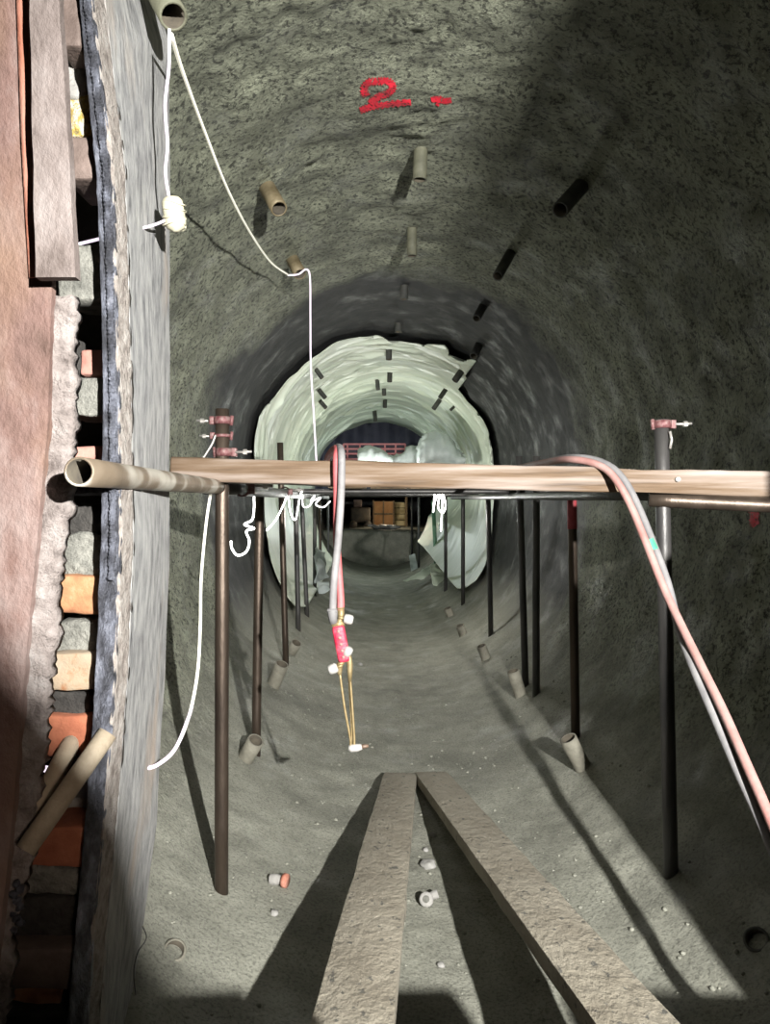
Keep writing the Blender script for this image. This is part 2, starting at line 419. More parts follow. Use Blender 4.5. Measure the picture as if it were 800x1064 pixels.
prism(bm, [(-2.2, -.2), (-2.2, E + 1.9), (-.66, E + 1.9), (-.60, E + .9), (-.60, E - .8), (-.66, -.2)], 1.72, 1.8)  # dark backing put behind the slot so its gaps look shaded
tag(add('wall_portal_blockers', bm, M['portal'], smooth=False), kind='structure')
bm = bmesh.new()
prism(bm, [(.1, -.2), (.1, E + .7), (.2, E + .58), (.40, E + .38), (.551, E + .215), (.589, E + .165), (.640, E + .08), (.69, E - .06), (.71, -.2)], -.42, -.34)  # unseen block added to shade the lower left plates
tag(add('rear_light_blocker', bm, M['portal'], smooth=False), kind='structure')

# ------------------------------------------------------------------ planks up to the sill
def plank(name, far, near, w, t, ext, label):
    far, near = Vector(far), Vector(near)
    dv = (near - far); L = dv.length; u = dv.normalized(); near = near + u * ext; L += ext
    side = u.cross(Vector((0, 0, 1))).normalized(); up = side.cross(u).normalized()
    bm = bmesh.new()
    vs = box(bm, (-w / 2, 0, -t), (w / 2, L, 0), .004)
    bmesh.ops.bisect_plane
    bmesh.ops.subdivide_edges(bm, edges=[e for e in bm.edges if e.calc_length() > L * .8], cuts=40)
    roughen(bm, .003, 6, 3)
    mtx = Matrix((( -side.x, u.x, up.x, far.x), (-side.y, u.y, up.y, far.y), (-side.z, u.z, up.z, far.z), (0, 0, 0, 1)))
    bm.transform(mtx)
    o = add(name, bm, M['plank'], loc=far)
    sharp(o); return tag(o, label, 'plank', 'ramp planks on the invert')
plank('plank', P(416, 802, 4.12), P(365, 1064, 1.58), .175, .045, .84, 'muddy timber plank running straight down from the opening, beside the round white cap')
plank('plank', P(447, 801, 4.12), P(664, 1064, 1.56), .172, .05, .80, 'muddy pitted timber plank slanting off to the right over the lit invert')

# ------------------------------------------------------------------ scaffold poles
RP = .0242
def pole(px0, py0, px1, py1, m, label, r=RP, lean=0.0, group='scaffold standards under the platform'):
    b = hit(px1, py1)
    top = P(px0, py0, b.y + lean)
    bm = bmesh.new()
    u = (b - top).normalized()
    pipe(bm, top, b + u * .05, r, r - .004, 16, 6)
    o = add('scaffold_pole', bm, [m, M['inside']], loc=b)
    return tag(o, label, 'scaffold pole', group)

pole(231, 425, 230, 925, M['pole'], 'rusty steel pole nearest the opening in the left row, topped by couplers', .0245)
pole(270, 508, 266, 782, M['pole'], 'rusty pole second in the left row, standing by a leaning pipe stub')
pole(291, 460, 297, 690, M['pole'], 'buff dusty pole third in the left row, its stub end just above the timber beam')
pole(307, 508, 310, 655, M['dark_pole'], 'dark pole fourth in the left row, in front of the pale sheet edge')
pole(313, 508, 319, 640, M['dark_pole'], 'dark slightly tilted pole fifth in the left row, in front of the pale sheet')
pole(327, 508, 327, 618, M['dark_pole'], 'dark pole sixth in the left row, just behind the tilted one')
pole(332, 512, 333, 590, M['pole'], 'thin buff pole seventh in the left row, left of the hanging hoses')
pole(341, 514, 341, 580, M['dark_pole'], 'thin dark pole farthest in the left row, beside the hanging hoses')
pole(687, 436, 697, 908, M['dark_pole'], 'stout dark pole at the front of the right row, rising above the beam', .0245)
p2 = pole(594, 508, 598, 768, M['pole'], 'rusty pole with a red painted top, second in the right row')
pole(557, 474, 557, 722, M['dark_pole'], 'dark pole in the right row, the right one of a close pair')
pole(539, 474, 546, 712, M['dark_pole'], 'dark pole in the right row, the left one of a close pair')
pole(507, 508, 510, 660, M['dark_pole'], 'dark pole standing at the right-hand edge of the white sheet lining')
pole(481, 508, 481, 628, M['dark_pole'], 'black pole in front of the middle of the right sheet lining')
pole(463, 508, 463, 614, M['dark_pole'], 'grey-brown pole just right of the tangled lit strip')
pole(435, 513, 435, 590, M['dark_pole'], 'dark far pole, the right one of two at the dark recess')
pole(428, 513, 428, 582, M['dark_pole'], 'dark far pole, the left one of two at the dark recess')

b = hit(598, 768); tp = P(594, 508, b.y)
bm = bmesh.new(); pipe(bm, tp.lerp(b, .0), tp.lerp(b, .16), RP + .0012, RP - .001, 16, 3)
add('paint_band', bm, M['redband'], p2, label='red painted band')
# ledgers and transoms
def tubeobj(name, a, b, m, label, cat, r=RP, group=None):
    bm = bmesh.new(); pipe(bm, a, b, r, r - .004, 20, 8)
    o = add(name, bm, [m, M['inside']], loc=a)
    return tag(o, label, cat, group)
tubeobj('scaffold_tube', P(82, 490, 1.28), P(231, 506.5, 2.76), M['ledger'], 'brown and cream banded tube with its open end towards the opening, left of the beam', 'scaffold tube', .0250)
tubeobj('scaffold_tube', P(214, 505.5, 2.60), P(340, 517, 9.5), M['dark_pole'], 'black tube running back beneath the left end of the timber beam', 'scaffold tube', .027)
tubeobj('scaffold_tube', P(674, 519, 2.66), P(880, 529, 2.50), M['pole'], 'brown tube under the right end of the timber beam', 'scaffold tube', .025)
tubeobj('scaffold_tube', P(684, 513.5, 2.74), P(470, 517, 9.5), M['dark_pole'], 'grey tube running back beneath the right half of the timber beam', 'scaffold tube', .024)
for k, (Y, l) in enumerate(((5.6, 'first'), (8.0, 'second'), (10.6, 'third'))):
    z = EYE + .035 - .0
    tubeobj('scaffold_tube', (-.72, Y, z + .03), (1.12, Y, z + .03), M['dark_pole'], 'dark cross tube under the deck boards, %s one behind the beam' % l, 'scaffold tube', .02)

# couplers
def coupler(c, ax, label, s=1.0, flip=1, hk=1.0):
    """two red jaws round a tube, a hinge lug, an eye bolt and a nut"""
    c = Vector(c)
    t = thing('scaffold_coupler', c, label, 'coupler', 'red scaffold couplers')
    ax = Vector(ax).normalized(); sd = Vector((flip, 0, 0)); fw = ax.cross(sd).normalized()
    bm = bmesh.new(); ro, ri, h = .0262 + .005 * s, .0248, .015 * s * hk
    n = 20; q = []
    for k in range(n + 1):
        a = 2 * math.pi * (k / n) * .93 + .22
        e = sd * math.cos(a) + fw * math.sin(a)
        q.append([bm.verts.new(c + e * rr + ax * hh) for rr, hh in ((ro, -h), (ro * 1.04, 0), (ro, h), (ri, h), (ri, -h))])
    for A, Bq in zip(q, q[1:]):
        for k in range(5): bm.faces.new((A[k], A[(k + 1) % 5], Bq[(k + 1) % 5], Bq[k]))
    bm.faces.new(q[0]); bm.faces.new(q[-1][::-1])
    add('jaw', bm, M['coupler'], t)
    bm = bmesh.new()
    box(bm, c + sd * ro * .8 - Vector((.012, .014, .017)) * s + sd * .01, c + sd * ro * .8 + Vector((.012, .014, .017)) * s + sd * .01, .004 * s)
    add('hinge_lug', bm, M['coupler'], t)
    bm = bmesh.new(); tube(bm, [c - sd * ro + ax * -.02 * s, c - sd * (ro + .004) + ax * .02 * s], .008 * s, 10)
    add('hinge_pin', bm, M['coupler'], t)
    bm = bmesh.new(); e = c + sd * (ro + .012 * s)
    tube(bm, [e - fw * .012, e + sd * .03 * s - fw * .012, e + sd * .062 * s - fw * .012 + ax * .002], .005 * s, 8)
    bo = add('bolt', bm, M['bolt'], t)
    bm = bmesh.new()
    tube(bm, [e + sd * .030 * s - fw * .012, e + sd * .045 * s - fw * .012], .011 * s, 6)
    add('nut', bm, M['bolt'], bo, smooth=False)
    return t
pl = hit(230, 925).y; pr = hit(697, 908).y
coupler(P(231, 437, pl), (0, 0, 1), 'red coupler at the very top of the front left pole, bolt to the left', .85, -1)
tl = coupler(P(231, 444, pl) + Vector((0, 0, -.03)), (0, 0, 1), 'red coupler just below the topmost one, its tail hanging open', .72, -1, .5)
bm = bmesh.new(); c = P(224, 452, pl - .03)
tube(bm, spline([c, c + Vector((-.012, 0, -.03)), c + Vector((-.03, 0, -.06)), c + Vector((-.042, 0, -.078))], 5), [.004] * 15 + [.008], 8)
add('eye_bolt', bm, M['bolt'], tl)
coupler(P(233, 470, pl), (0, 0, 1), 'red coupler on the front left pole where it meets the beam', .9, 1)
tr = coupler(P(688, 441, pr), (0, 0, 1), 'pale pink coupler on the top of the front right pole', .9, 1)
bm = bmesh.new(); c = P(696, 448, pr - .03)
tube(bm, [c, c + Vector((.006, 0, -.03)), c + Vector((.0, 0, -.06))], .005, 8)
add('eye_bolt', bm, M['bolt'], tr)
coupler(P(296, 511, 4.9), (.0, 1, 0), 'dark red coupler hanging on the black tube under the beam, before the sheet', 1.2, 1)
coupler(P(252, 508, 3.15), (.0, 1, 0), 'dark coupler on the black tube beside the second left pole', 1.25, 1)

# ------------------------------------------------------------------ timber beam across the poles
bt = thing('timber_beam', P(180, 490, 2.6), 'long weathered timber beam lying across the scaffold at eye level', 'beam')
bm = bmesh.new()
A, Bq = P(177, 487.5, 2.60), P(905, 505.5, 2.60)
dv = Bq - A; L = dv.length
box(bm, (0, 0, -.041), (L, .11, .041), .006)
bmesh.ops.subdivide_edges(bm, edges=[e for e in bm.edges if e.calc_length() > L * .8], cuts=70)
roughen(bm, .006, 5, 11)
ang = math.atan2(dv.z, dv.x)
bm.transform(Matrix.Translation(A) @ Matrix.Rotation(-ang, 4, 'Y'))
sharp(add('beam', bm, M['timber'], bt), 50)
bm = bmesh.new()
q = P(705, 498, 2.588); tube(bm, [q, q + Vector((0, .012, 0))], .0085, 14)
add('nail_plate', bm, M['white'], bt, label='round white disc nailed to the beam face')
bm = bmesh.new(); random.seed(3)
for k in range(70):
    px = random.choice((random.uniform(182, 260), random.uniform(400, 560), random.uniform(545, 600), random.uniform(600, 660)))
    py = 475 + (px - 180) * .0245
    c = P(px, py + 2.2, 2.60 + random.uniform(.015, .09)); c.z -= .004
    rock(bm, c, random.uniform(.006, .017), k, .55, 1)
tag(add('grout_crumbs', bm, M['white_rock'], loc=P(400, 480, 2.62)), 'crumbs of grout and grit scattered on top of the timber beam', 'grout crumbs', kind='stuff')

# deck boards behind
for k, (x, nm) in enumerate(((-.30, 'left'), (.0, 'second from left'), (.30, 'third from left'), (.60, 'right'))):
    bm = bmesh.new(); box(bm, (x, 5.4 + .2 * k, EYE + .087), (x + .26, 13.6 - .3 * k, EYE + .125), .006)
    tag(sharp(add('deck_board', bm, M['deck'], loc=(x, 6, EYE + .087))), 'brown deck board laid along the drive behind the beam, %s one' % nm, 'board', 'deck boards')

# ------------------------------------------------------------------ pipe stubs
def stub(base, tip, r, m, label, group='grout pipe stubs'):
    bm = bmesh.new(); base, tip = Vector(base), Vector(tip)
    u = (tip - base).normalized()
    pipe(bm, base - u * .10, tip, r, r * .80, 18, 3)
    return tag(add('grout_pipe', bm, [m, M['inside']], loc=base), label, 'pipe stub', group)
def roofstub(bx, by, tx, ty, r, m, label, dy=0.0):
    h, n = surf(bx, by); stub(h, P(tx, ty, h.y + dy), r, m, label, 'roof pipe stubs')
roofstub(277, 194, 290, 217, .040, M['stub_brass'], 'buff open pipe stub in the roof, lower end pale, left of the red mark', -.12)
roofstub(303, 268, 312, 285, .040, M['stub_brass'], 'brown pipe stub with the lit strip looped round it', -.10)
roofstub(437, 156, 436, 187, .036, M['stub_olive'], 'grey pipe stub at the crown, below the red 2')
roofstub(428, 238, 428, 266, .032, M['stub_olive'], 'greenish pipe stub at the crown, next one behind')
roofstub(420, 297, 420, 311, .034, M['stub_dark'], 'dark short pipe stub at the crown, third back')
roofstub(414, 336, 414, 345, .036, M['stub_dark'], 'black pipe stub at the crown just before the white sheet')
roofstub(604, 193, 582, 218, .040, M['stub_dark'], 'black stout pipe stub high on the right of the roof', -.15)
roofstub(531, 262, 517, 287, .032, M['stub_dark'], 'black slender pipe stub on the right of the roof, second back', -.15)
roofstub(502, 318, 495, 331, .034, M['stub_dark'], 'small black pipe stub on the right of the roof, third back', -.1)
roofstub(498, 358, 492, 370, .040, M['stub_dark'], 'small black pipe stub near the torn corner of the white sheet', -.1)

def fstub(bx, by, tx, ty, r, m, label, dy=-.02):
    h = hit(bx, by); stub(h, P(tx, ty, h.y + dy), r, m, label, 'invert pipe stubs')
fstub(606, 798, 590, 767, .042, M['stub'], 'grey pipe stub in the invert on the right, nearest of its row')
fstub(541, 722, 533, 697, .042, M['stub'], 'grey upright pipe stub in the invert, second in the right row')
fstub(505, 684, 500, 671, .042, M['stub'], 'short pipe stub in the invert, third in the right row')
fstub(481, 659, 478, 650, .044, M['stub'], 'short pipe stub in the invert, fourth in the right row')
fstub(468, 640, 465, 632, .046, M['stub'], 'small pipe stub in the invert, last before the white sheet')
fstub(255, 788, 266, 769, .042, M['stub'], 'mud-caked pipe stub leaning at the foot of the second left pole', -.05)
fstub(284, 712, 293, 690, .048, M['stub'], 'mud-caked pipe stub leaning at the foot of the third left pole', -.05)
fstub(302, 678, 308, 668, .046, M['stub'], 'small mud-caked pipe stub at the foot of the fourth left pole', -.05)
# large pipe end at the upper left
h0 = P(180, 17, 1.72)
stub(P(128, -75, 2.0), h0, .032, M['stub_olive'], 'dark brass-brown pipe with an open end above the grey jamb plate', 'roof pipe stubs')

# ------------------------------------------------------------------ white waterproof sheet lining
SI = 1 - .05 / R
edge_px = [(318, 632), (306, 632), (292, 612), (281, 585), (275, 550), (272, 520), (266, 500), (262, 475), (263, 455), (268, 432), (285, 410), (305, 386), (330, 366), (350, 354), (372, 350), (388, 346), (400, 349), (420, 353),
           (440, 355), (463, 357), (470, 364), (484, 371), (497, 374), (497, 380), (490, 388), (480, 398), (478, 404), (486, 418), (500, 430), (505, 437), (510, 455), (514, 475), (515, 500), (513, 530), (511, 560), (505, 588), (495, 605), (485, 612), (476, 613)]
ed = []
for px, py in edge_px:
    p = hit(px, py, SI); ed.append((theta_of(p.x, p.z), p.y))
ed.sort(); eth = np.array([e[0] for e in ed]); ey = np.array([e[1] for e in ed])
nT, nY = 420, 640
tr_, Yend = np.linspace(eth[0], eth[-1], nT), 17.0
y0 = np.interp(tr_, eth, ey)
y0 = y0 + .03 * vnoise(np.stack([tr_ * 12, tr_ * 0, tr_ * 0], -1), 1.0, 4)
Yg_ = y0.min() + (Yend - y0.min()) * np.linspace(0, 1, nY) ** 1.35
YY = np.maximum(Yg_[:, None], y0[None, :])
TT0 = np.repeat(tr_[None, :], nY, 0)
kk = np.clip((YY - 14.6) / 2.0, 0, 1); kk = kk * kk * (3 - 2 * kk)          # deeper in it only covers the upper half
TT = np.where(TT0 < math.pi / 2, TT0 + (np.maximum(TT0, .02) - TT0) * kk, TT0 + (np.minimum(TT0, math.pi - .02) - TT0) * kk)
rs = np.random.RandomState(5)
fold = .03 * vnoise(np.stack([TT0 * 1.6, YY * 1.2, TT0 * 0], -1), 1.0, 3)
for k in range(230):                                   # creases, most of them running round the section
    t0 = rs.uniform(-.1, math.pi + .2); yk = 7.2 + 8.5 * rs.rand() ** 1.3
    slope = rs.normal(0, .28) + (.9 * (t0 - 2.0) if t0 > 2.0 else 0) - (.7 * (1.0 - t0) if t0 < 1.0 else 0)
    half = rs.uniform(.12, .45); wd = rs.uniform(.014, .034); hgt = rs.uniform(.026, .064)
    dt = TT0 - t0
    dy = YY - (yk + slope * dt + rs.uniform(-.6, .6) * dt * dt)
    fold = fold + hgt * np.exp(-np.abs(dy) / wd) * np.clip(1 - (dt / half) ** 2, 0, 1)
upper = np.clip((np.sin(TT) + .55) / .7, .12, 1)
ss = SI - .012 - fold * upper / R * 1.0
ca, sa = np.cos(TT), np.sin(TT)
hang = np.clip((YY - 10.2) / 3.0, 0, 1); ss = ss * (1 - .24 * hang * hang * (3 - 2 * hang) * np.clip(-sa * 2.5, 0, 1) * (ca > 0))
Xm = np.where(sa >= 0, XC + R * ss * ca, XC + R * ss * np.sign(ca) * np.abs(ca) ** (2 / NE))
Zm = np.where(sa >= 0, ZC + R * ss * sa, ZC - B * ss * np.abs(sa) ** (2 / NE))
v = np.stack([Xm, YY, Zm], -1)
me = bpy.data.meshes.new('sheet_lining')
aa = (np.arange(nY - 1)[:, None] * nT + np.arange(nT - 1)[None, :]).ravel()
FM = np.stack([aa, aa + 1, aa + nT + 1, aa + nT], -1)
yf = YY.ravel(); FM = FM[(np.abs(yf[FM[:, 3]] - yf[FM[:, 0]]) > 1e-6) & (np.abs(yf[FM[:, 2]] - yf[FM[:, 1]]) > 1e-6)]
used = np.unique(FM); remap = -np.ones(nT * nY, dtype=int); remap[used] = np.arange(len(used))
VM = v.reshape(-1, 3)[used]; FM = remap[FM]
me.from_pydata(VM.tolist(), [], FM.tolist())
me.polygons.foreach_set('use_smooth', [True] * len(me.polygons)); me.materials.append(M['membrane'])
mem = bpy.data.objects.new('sheet_lining', me); COL.objects.link(mem)
md = mem.modifiers.new('thickness', 'SOLIDIFY'); md.thickness = .006
tag(mem, 'wrinkled pale green-white waterproof sheet lining the drive beyond the dark band', 'sheet')
VB = BVHTree.FromPolygons(VM.tolist(), FM.tolist())
def msurf(px, py):
    dr = (P(px, py, 1) - CAM).normalized(); h = VB.ray_cast(CAM, dr); return h[0] if h[0] else hit(px, py, SI)
random.seed(11)
clips = [(404, 367, 6.5, 10, 0, 'first along the crown'), (405, 390, 5.5, 10, 0, 'second along the crown'), (392, 399, 4.5, 9, 0, 'left of the crown line'), (399, 406, 4.5, 7, 0, 'third along the crown'),
         (400, 418, 4.5, 8, 0, 'fourth along the crown'), (389, 430, 4.5, 11, 0, 'last at the crown, above the navy sheet'),
         (479, 390, 7, 12, .85, 'on the right near the torn corner'), (463, 408, 5, 11, .6, 'upper of two on the right haunch'), (457, 419, 5, 12, .6, 'lower of two on the right haunch'),
         (472, 424, 3, 6, .2, 'smallest on the right side'), (329, 388, 5, 10, -.7, 'upper one on the left haunch'), (332, 409, 5, 10, -.7, 'middle one on the left haunch'), (333, 420, 4.5, 9, -.5, 'lower one on the left haunch')]
for px, py, wd, hh, rt, nm in clips:
    p = msurf(px, py - hh * .3); Y = p.y; s = Y / F
    n = Vector((XC - p.x, 0, ZC - p.z)).normalized()
    tip = p + n * (hh * s * 1.0) + Vector((0, -.03, 0))
    bm = bmesh.new(); pipe(bm, p - n * .06, tip, wd * s * .5, wd * s * .38, 12, 2)
    tag(add('grout_pipe', bm, [M['stub_dark'], M['inside']], loc=p), 'dark pipe stub poking through the white sheet, %s' % nm, 'pipe stub', 'pipe stubs through the white sheet')

# loose ends of sheet at the foot
def flap(name, quad, Ys, label, m, seed, amp=.05, up=0):
    """crumpled piece of sheet between four measured corners"""
    c = [P(x, y, Y) for (x, y), Y in zip(quad, Ys)]
    n = 26; bm = bmesh.new(); g = []
    for i in range(n + 1):
        row = []
        for j in range(n + 1):
            u, w_ = i / n, j / n
            row.append(bm.verts.new(c[0] * (1 - u) * (1 - w_) + c[1] * u * (1 - w_) + c[2] * u * w_ + c[3] * (1 - u) * w_))
        g.append(row)
    for i in range(n):
        for j in range(n): bm.faces.new((g[i][j], g[i + 1][j], g[i + 1][j + 1], g[i][j + 1]))
    bm.normal_update(); vs = bm.verts[:]; co = np.array([q.co[:] for q in vs])
    d_ = amp * (1 - np.abs(fbm(co, 4.5, 2, seed))) - amp * .6
    for q, k in zip(vs, d_): q.co += q.normal * float(k) + Vector((0, 0, up * abs(float(k))))
    bmesh.ops.solidify(bm, geom=bm.faces[:], thickness=.008)
    return tag(add(name, bm, m, loc=c[0]), label, 'sheet')
flap('sheet_offcut', [(418, 604), (452, 584), (458, 592), (440, 601)], [12.4, 13.4, 13.0, 12.5], 'pale pointed flap of sheet lying on the invert on the right', M['membrane'], 3)
flap('sheet_offcut', [(446, 586), (462, 582), (466, 610), (450, 608)], [12.3, 12.3, 11.8, 11.8], 'crumpled bunched sheet at the foot of the right lining', M['membrane'], 8, .09)
flap('sheet_offcut', [(448, 520), (452, 520), (455, 586), (451, 586)], [12.6, 12.6, 12.4, 12.4], 'narrow green strip of sheet hanging by the tangled lit strip', M['green'], 9, .03)
flap('sheet_offcut', [(425, 577), (431, 575), (434, 590), (427, 594)], [14, 14, 13.8, 13.8], 'small white scrap of sheet beside the two far poles', M['sheet'], 12, .05)
flap('sheet_offcut', [(328, 568), (338, 574), (341, 600), (329, 606)], [9.6, 10.4, 10.2, 9.4], 'white folds of sheet piled at the foot of the left lining', M['sheet'], 15, .09)
flap('sheet_offcut', [(330, 606), (342, 604), (343, 615), (331, 617)], [9.4, 9.4, 9.0, 9.0], 'white scrap of sheet on the invert by the left poles', M['sheet'], 16, .08)

# crumpled bundles on the deck
def bundle(px0, px1, pyt, pyb, Y, seed, label, prof):
    n = 34; bm = bmesh.new(); g = []
    for i in range(n + 1):
        row = []
        u = i / n; top = np.interp(u, [k / (len(prof) - 1) for k in range(len(prof))], prof)
        for j in range(17):
            a_ = math.pi * j / 16
            hgt = (pyb - (pyb - pyt) * top)
            yb = Y + .38 * -math.cos(a_)
            py = pyb - (pyb - hgt) * math.sin(a_) ** .7
            row.append(bm.verts.new(P(px0 + (px1 - px0) * u, py, Y) + Vector((0, yb - Y, 0))))
        g.append(row)
    for i in range(n):
        for j in range(16): bm.faces.new((g[i][j], g[i + 1][j], g[i + 1][j + 1], g[i][j + 1]))
    bm.faces.new(g[0]); bm.faces.new(g[-1][::-1]); bm.faces.new([r[0] for r in g][::-1] + [r[-1] for r in g])
    bm.normal_update(); co = np.array([q.co[:] for q in bm.verts])
    d_ = .10 * (1 - np.abs(fbm(co, 4, 3, seed))) - .06
    for q, k in zip(bm.verts[:], d_): q.co += q.normal * float(k)
    tag(add('sheet_bundle', bm, M['sheet'], loc=P(px0, pyb, Y)), label, 'sheet bundle', 'crumpled sheets on the deck')
bundle(373, 408, 464, 482, 11.5, 2, 'low crumpled white sheet on the deck in front of the red grid', [.75, .95, 1, .9, .7, .45, .3])
bundle(402, 441, 464, 482, 12.0, 5, 'crumpled white sheet rising to a ridge right of the red grid', [.3, .35, .55, .9, 1, .95, .6])
bundle(434, 479, 449, 482, 11.0, 7, 'tallest pale sheet bundle on the deck beside the right lining', [.5, .9, 1, .98, .85, .55, .3])

# navy sheet closing the far end
bm = bmesh.new(); g = []
nx_, nz_ = 60, 30
for i in range(nx_ + 1):
    t = -.02 + (math.pi + .04) * i / nx_; row = []
    for j in range(nz_ + 1):
        k = j / nz_
        x, z = sec(max(.0, min(math.pi, t)), .985)
        zb = EYE + .14
        zz = zb + (max(z, zb) - zb) * k
        row.append(bm.verts.new((x, 16.4 + .07 * math.sin(9 * z + 6 * x) * .4 + .05 * math.sin(x * 14), zz)))
    g.append(row)
for i in range(nx_):
    for j in range(nz_):
        try: bm.faces.new((g[i][j], g[i + 1][j], g[i + 1][j + 1], g[i][j + 1]))
        except ValueError: pass
bmesh.ops.remove_doubles(bm, verts=bm.verts[:], dist=.0005)
tag(add('tarpaulin', bm, M['navy'], loc=(XC, 16.4, EYE)), 'dark navy tarpaulin closing the arch above the far deck', 'tarpaulin')

gr = thing('formwork_grid', P(390, 480, 15.6), 'small red steel formwork grid in front of the navy tarpaulin', 'formwork')
bm = bmesh.new(); box(bm, P(357, 479, 15.7), P(422, 461.5, 15.7) + Vector((0, .03, 0)))
add('panel', bm, M['gridback'], gr, smooth=False)
for px in (357, 361, 374, 387, 400, 411, 421):
    bm = bmesh.new(); a_, b_ = P(px, 480, 15.6), P(px, 461, 15.6); box(bm, a_ - Vector((.018, .02, 0)), b_ + Vector((.018, .02, 0)), .004)
    add('upright_bar', bm, M['redgrid'], gr, smooth=False)
for py in (461.5, 466.5, 471.5, 477):
    bm = bmesh.new(); a_, b_ = P(357, py, 15.58), P(421, py, 15.58); box(bm, a_ - Vector((0, .02, .017)), b_ + Vector((0, .02, .017)), .004)
    add('cross_bar', bm, M['redgrid'], gr, smooth=False)

# ------------------------------------------------------------------ far working place under the deck
Yf = 20.0
bm = bmesh.new(); box(bm, (XC - 1.45, 17.6, -.2), (XC + 1.45, 25.9, EYE - .68), .05); subdiv(bm, 12); roughen(bm, .05, 2.0, 3)
tag(add('floor_bench', bm, M['floor'], smooth=True), kind='structure')
pn = thing('plywood_crate', P(399, 548, Yf), 'orange-brown wooden crate standing far off under the deck', 'crate')
bm = bmesh.new(); box(bm, P(388, 548, Yf), P(409, 521, Yf) + Vector((0, .5, 0)), .01); add('body', bm, M['ply'], pn, smooth=False)
for px in (388, 398.5, 409):
    bm = bmesh.new(); box(bm, P(px - .8, 548, Yf - .05), P(px + .8, 520, Yf - .05) + Vector((0, .04, 0)), .003); add('batten', bm, M['deck'], pn, smooth=False)
bm = bmesh.new(); box(bm, P(388, 535, Yf - .05), P(409, 533, Yf - .05) + Vector((0, .04, 0)), .003); add('batten', bm, M['deck'], pn, smooth=False)
bd = thing('yellow_board_stack', P(415, 548, Yf + .6), 'brightly lit yellow boards leaning far off beside the orange crate', 'boards')
for k in range(4):
    y_ = 546.2 - k * 6.2
    bm = bmesh.new(); box(bm, P(409, y_, Yf + .6), P(421, y_ - 5.6, Yf + .6) + Vector((0, .06, 0)), .006); add('board', bm, M['yellow'], bd, smooth=False)
bm = bmesh.new(); box(bm, P(421, 548, Yf - .2), P(423.5, 513, Yf - .2) + Vector((0, .08, 0)), .006)
tag(add('timber_post', bm, M['deck'], loc=P(422, 548, Yf - .2), smooth=False), 'dark square timber post right of the lit yellow boards', 'post')
mc = thing('site_machine', P(376, 550, 19), 'dark machine on wheels standing far off under the deck, left of the crate', 'machine')
bm = bmesh.new(); box(bm, P(364, 543, 19), P(385, 527, 19) + Vector((0, .6, 0)), .04); add('body', bm, M['machine'], mc)
bm = bmesh.new(); box(bm, P(367, 528, 19.1), P(376, 519, 19.1) + Vector((0, .4, 0)), .03); add('hopper', bm, M['brownp'], mc)
for px in (367, 382):
    bm = bmesh.new(); c = P(px, 545, 18.95); tube(bm, [c, c + Vector((0, .08, 0))], .10, 18); add('wheel', bm, M['machine'], mc)
bm = bmesh.new()
for k in range(9): rock(bm, P(386 + k * 3.0, 546 + (k % 3), 18.2 + .2 * (k % 2)) , .09 + .03 * (k % 3), 40 + k, .35, 2)
tag(add('sheet_heap', bm, M['white'], loc=P(398, 547, 18.2)), 'bright white heap on the invert in front of the far orange crate', 'heap')

# ------------------------------------------------------------------ rope lights
def strip(pts, r, m, label, group='lit strips', name='light_strip'):
    bm = bmesh.new(); tube(bm, spline(pts, 8), r * .62, 8)
    return tag(add(name, bm, m, loc=pts[0]), label, 'light strip', group)
strip([P(176, 30, 1.70), P(175.5, 70, 1.72), P(171.5, 110, 1.74), P(174, 150, 1.76), P(172, 180, 1.78), P(177, 212, 1.80)], .0058, M['led'], 'bright violet-white strip hanging straight down beside the grey jamb plate')
kn = thing('strip_bundle', P(181, 240, 1.80), 'pale bundled end of strip hanging at the edge of the grey jamb plate', 'strip bundle')
bm = bmesh.new(); c = P(181, 224, 1.80)
tube(bm, spline([c + Vector((-.006, 0, .042)), c + Vector((-.003, 0, .02)), c + Vector((.003, 0, -.018)), c + Vector((.006, 0, -.038))], 6), [.006] + [.020, .022, .024, .025, .025] + [.025] * 7 + [.024, .022, .020, .016, .010, .006], 14)
add('wrapping', bm, M['led_fog'], kn)
bm = bmesh.new()
for k in range(4):
    z = c.z + .024 - .016 * k
    tube(bm, [Vector((c.x + math.cos(a_) * .0262, c.y + math.sin(a_) * .0262, z + .004 * math.sin(a_ * 2 + k))) for a_ in [2 * math.pi * t / 16 for t in range(17)]], .0018, 6)
add('coil', bm, M['led_fog'], kn)
strip([P(176, 227, 1.80), P(162, 233, 1.77), P(148, 237, 1.73), P(120, 244, 1.68), P(96, 250, 1.62), P(76, 255, 1.55)], .0052, M['led'], 'short bright strip passing from the bundle behind the blued steel edge')
strip([P(178, 36, 1.72), P(190, 75, 1.95), P(212, 135, 2.35), P(238, 200, 2.9), P(262, 245, 3.6), P(282, 273, 4.3), P(300, 286, 4.75)], .0080, M['led_soft'], 'dim cream strip slung from the upper pipe end to the roof stub')
strip([P(299, 286, 4.74), P(310, 285, 4.72), P(318, 280, 4.70), P(322, 288, 4.68), P(322.5, 330, 4.66), P(323, 380, 4.66), P(326, 430, 4.66), P(329, 484, 4.66)], .0085, M['led'], 'bright strip dropping vertically from the roof stub to the deck')
strip([P(219, 511, 2.66), P(214, 545, 2.62), P(209, 600, 2.52), P(208, 650, 2.42), P(205, 700, 2.32), P(196, 745, 2.22), P(182, 778, 2.10), P(163, 795, 1.98), P(146, 799, 1.86), P(128, 803, 1.70)], .0078, M['led_soft'], 'long curved strip hanging from the left end of the beam to the grey jamb plate')
strip([P(200, 730, 2.26), P(196, 745, 2.215), P(182, 778, 2.095), P(163, 795, 1.975), P(146, 799, 1.855), P(130, 803, 1.70)], .0084, M['led'], 'brightest lower curl of strip lying against the grey jamb plate')
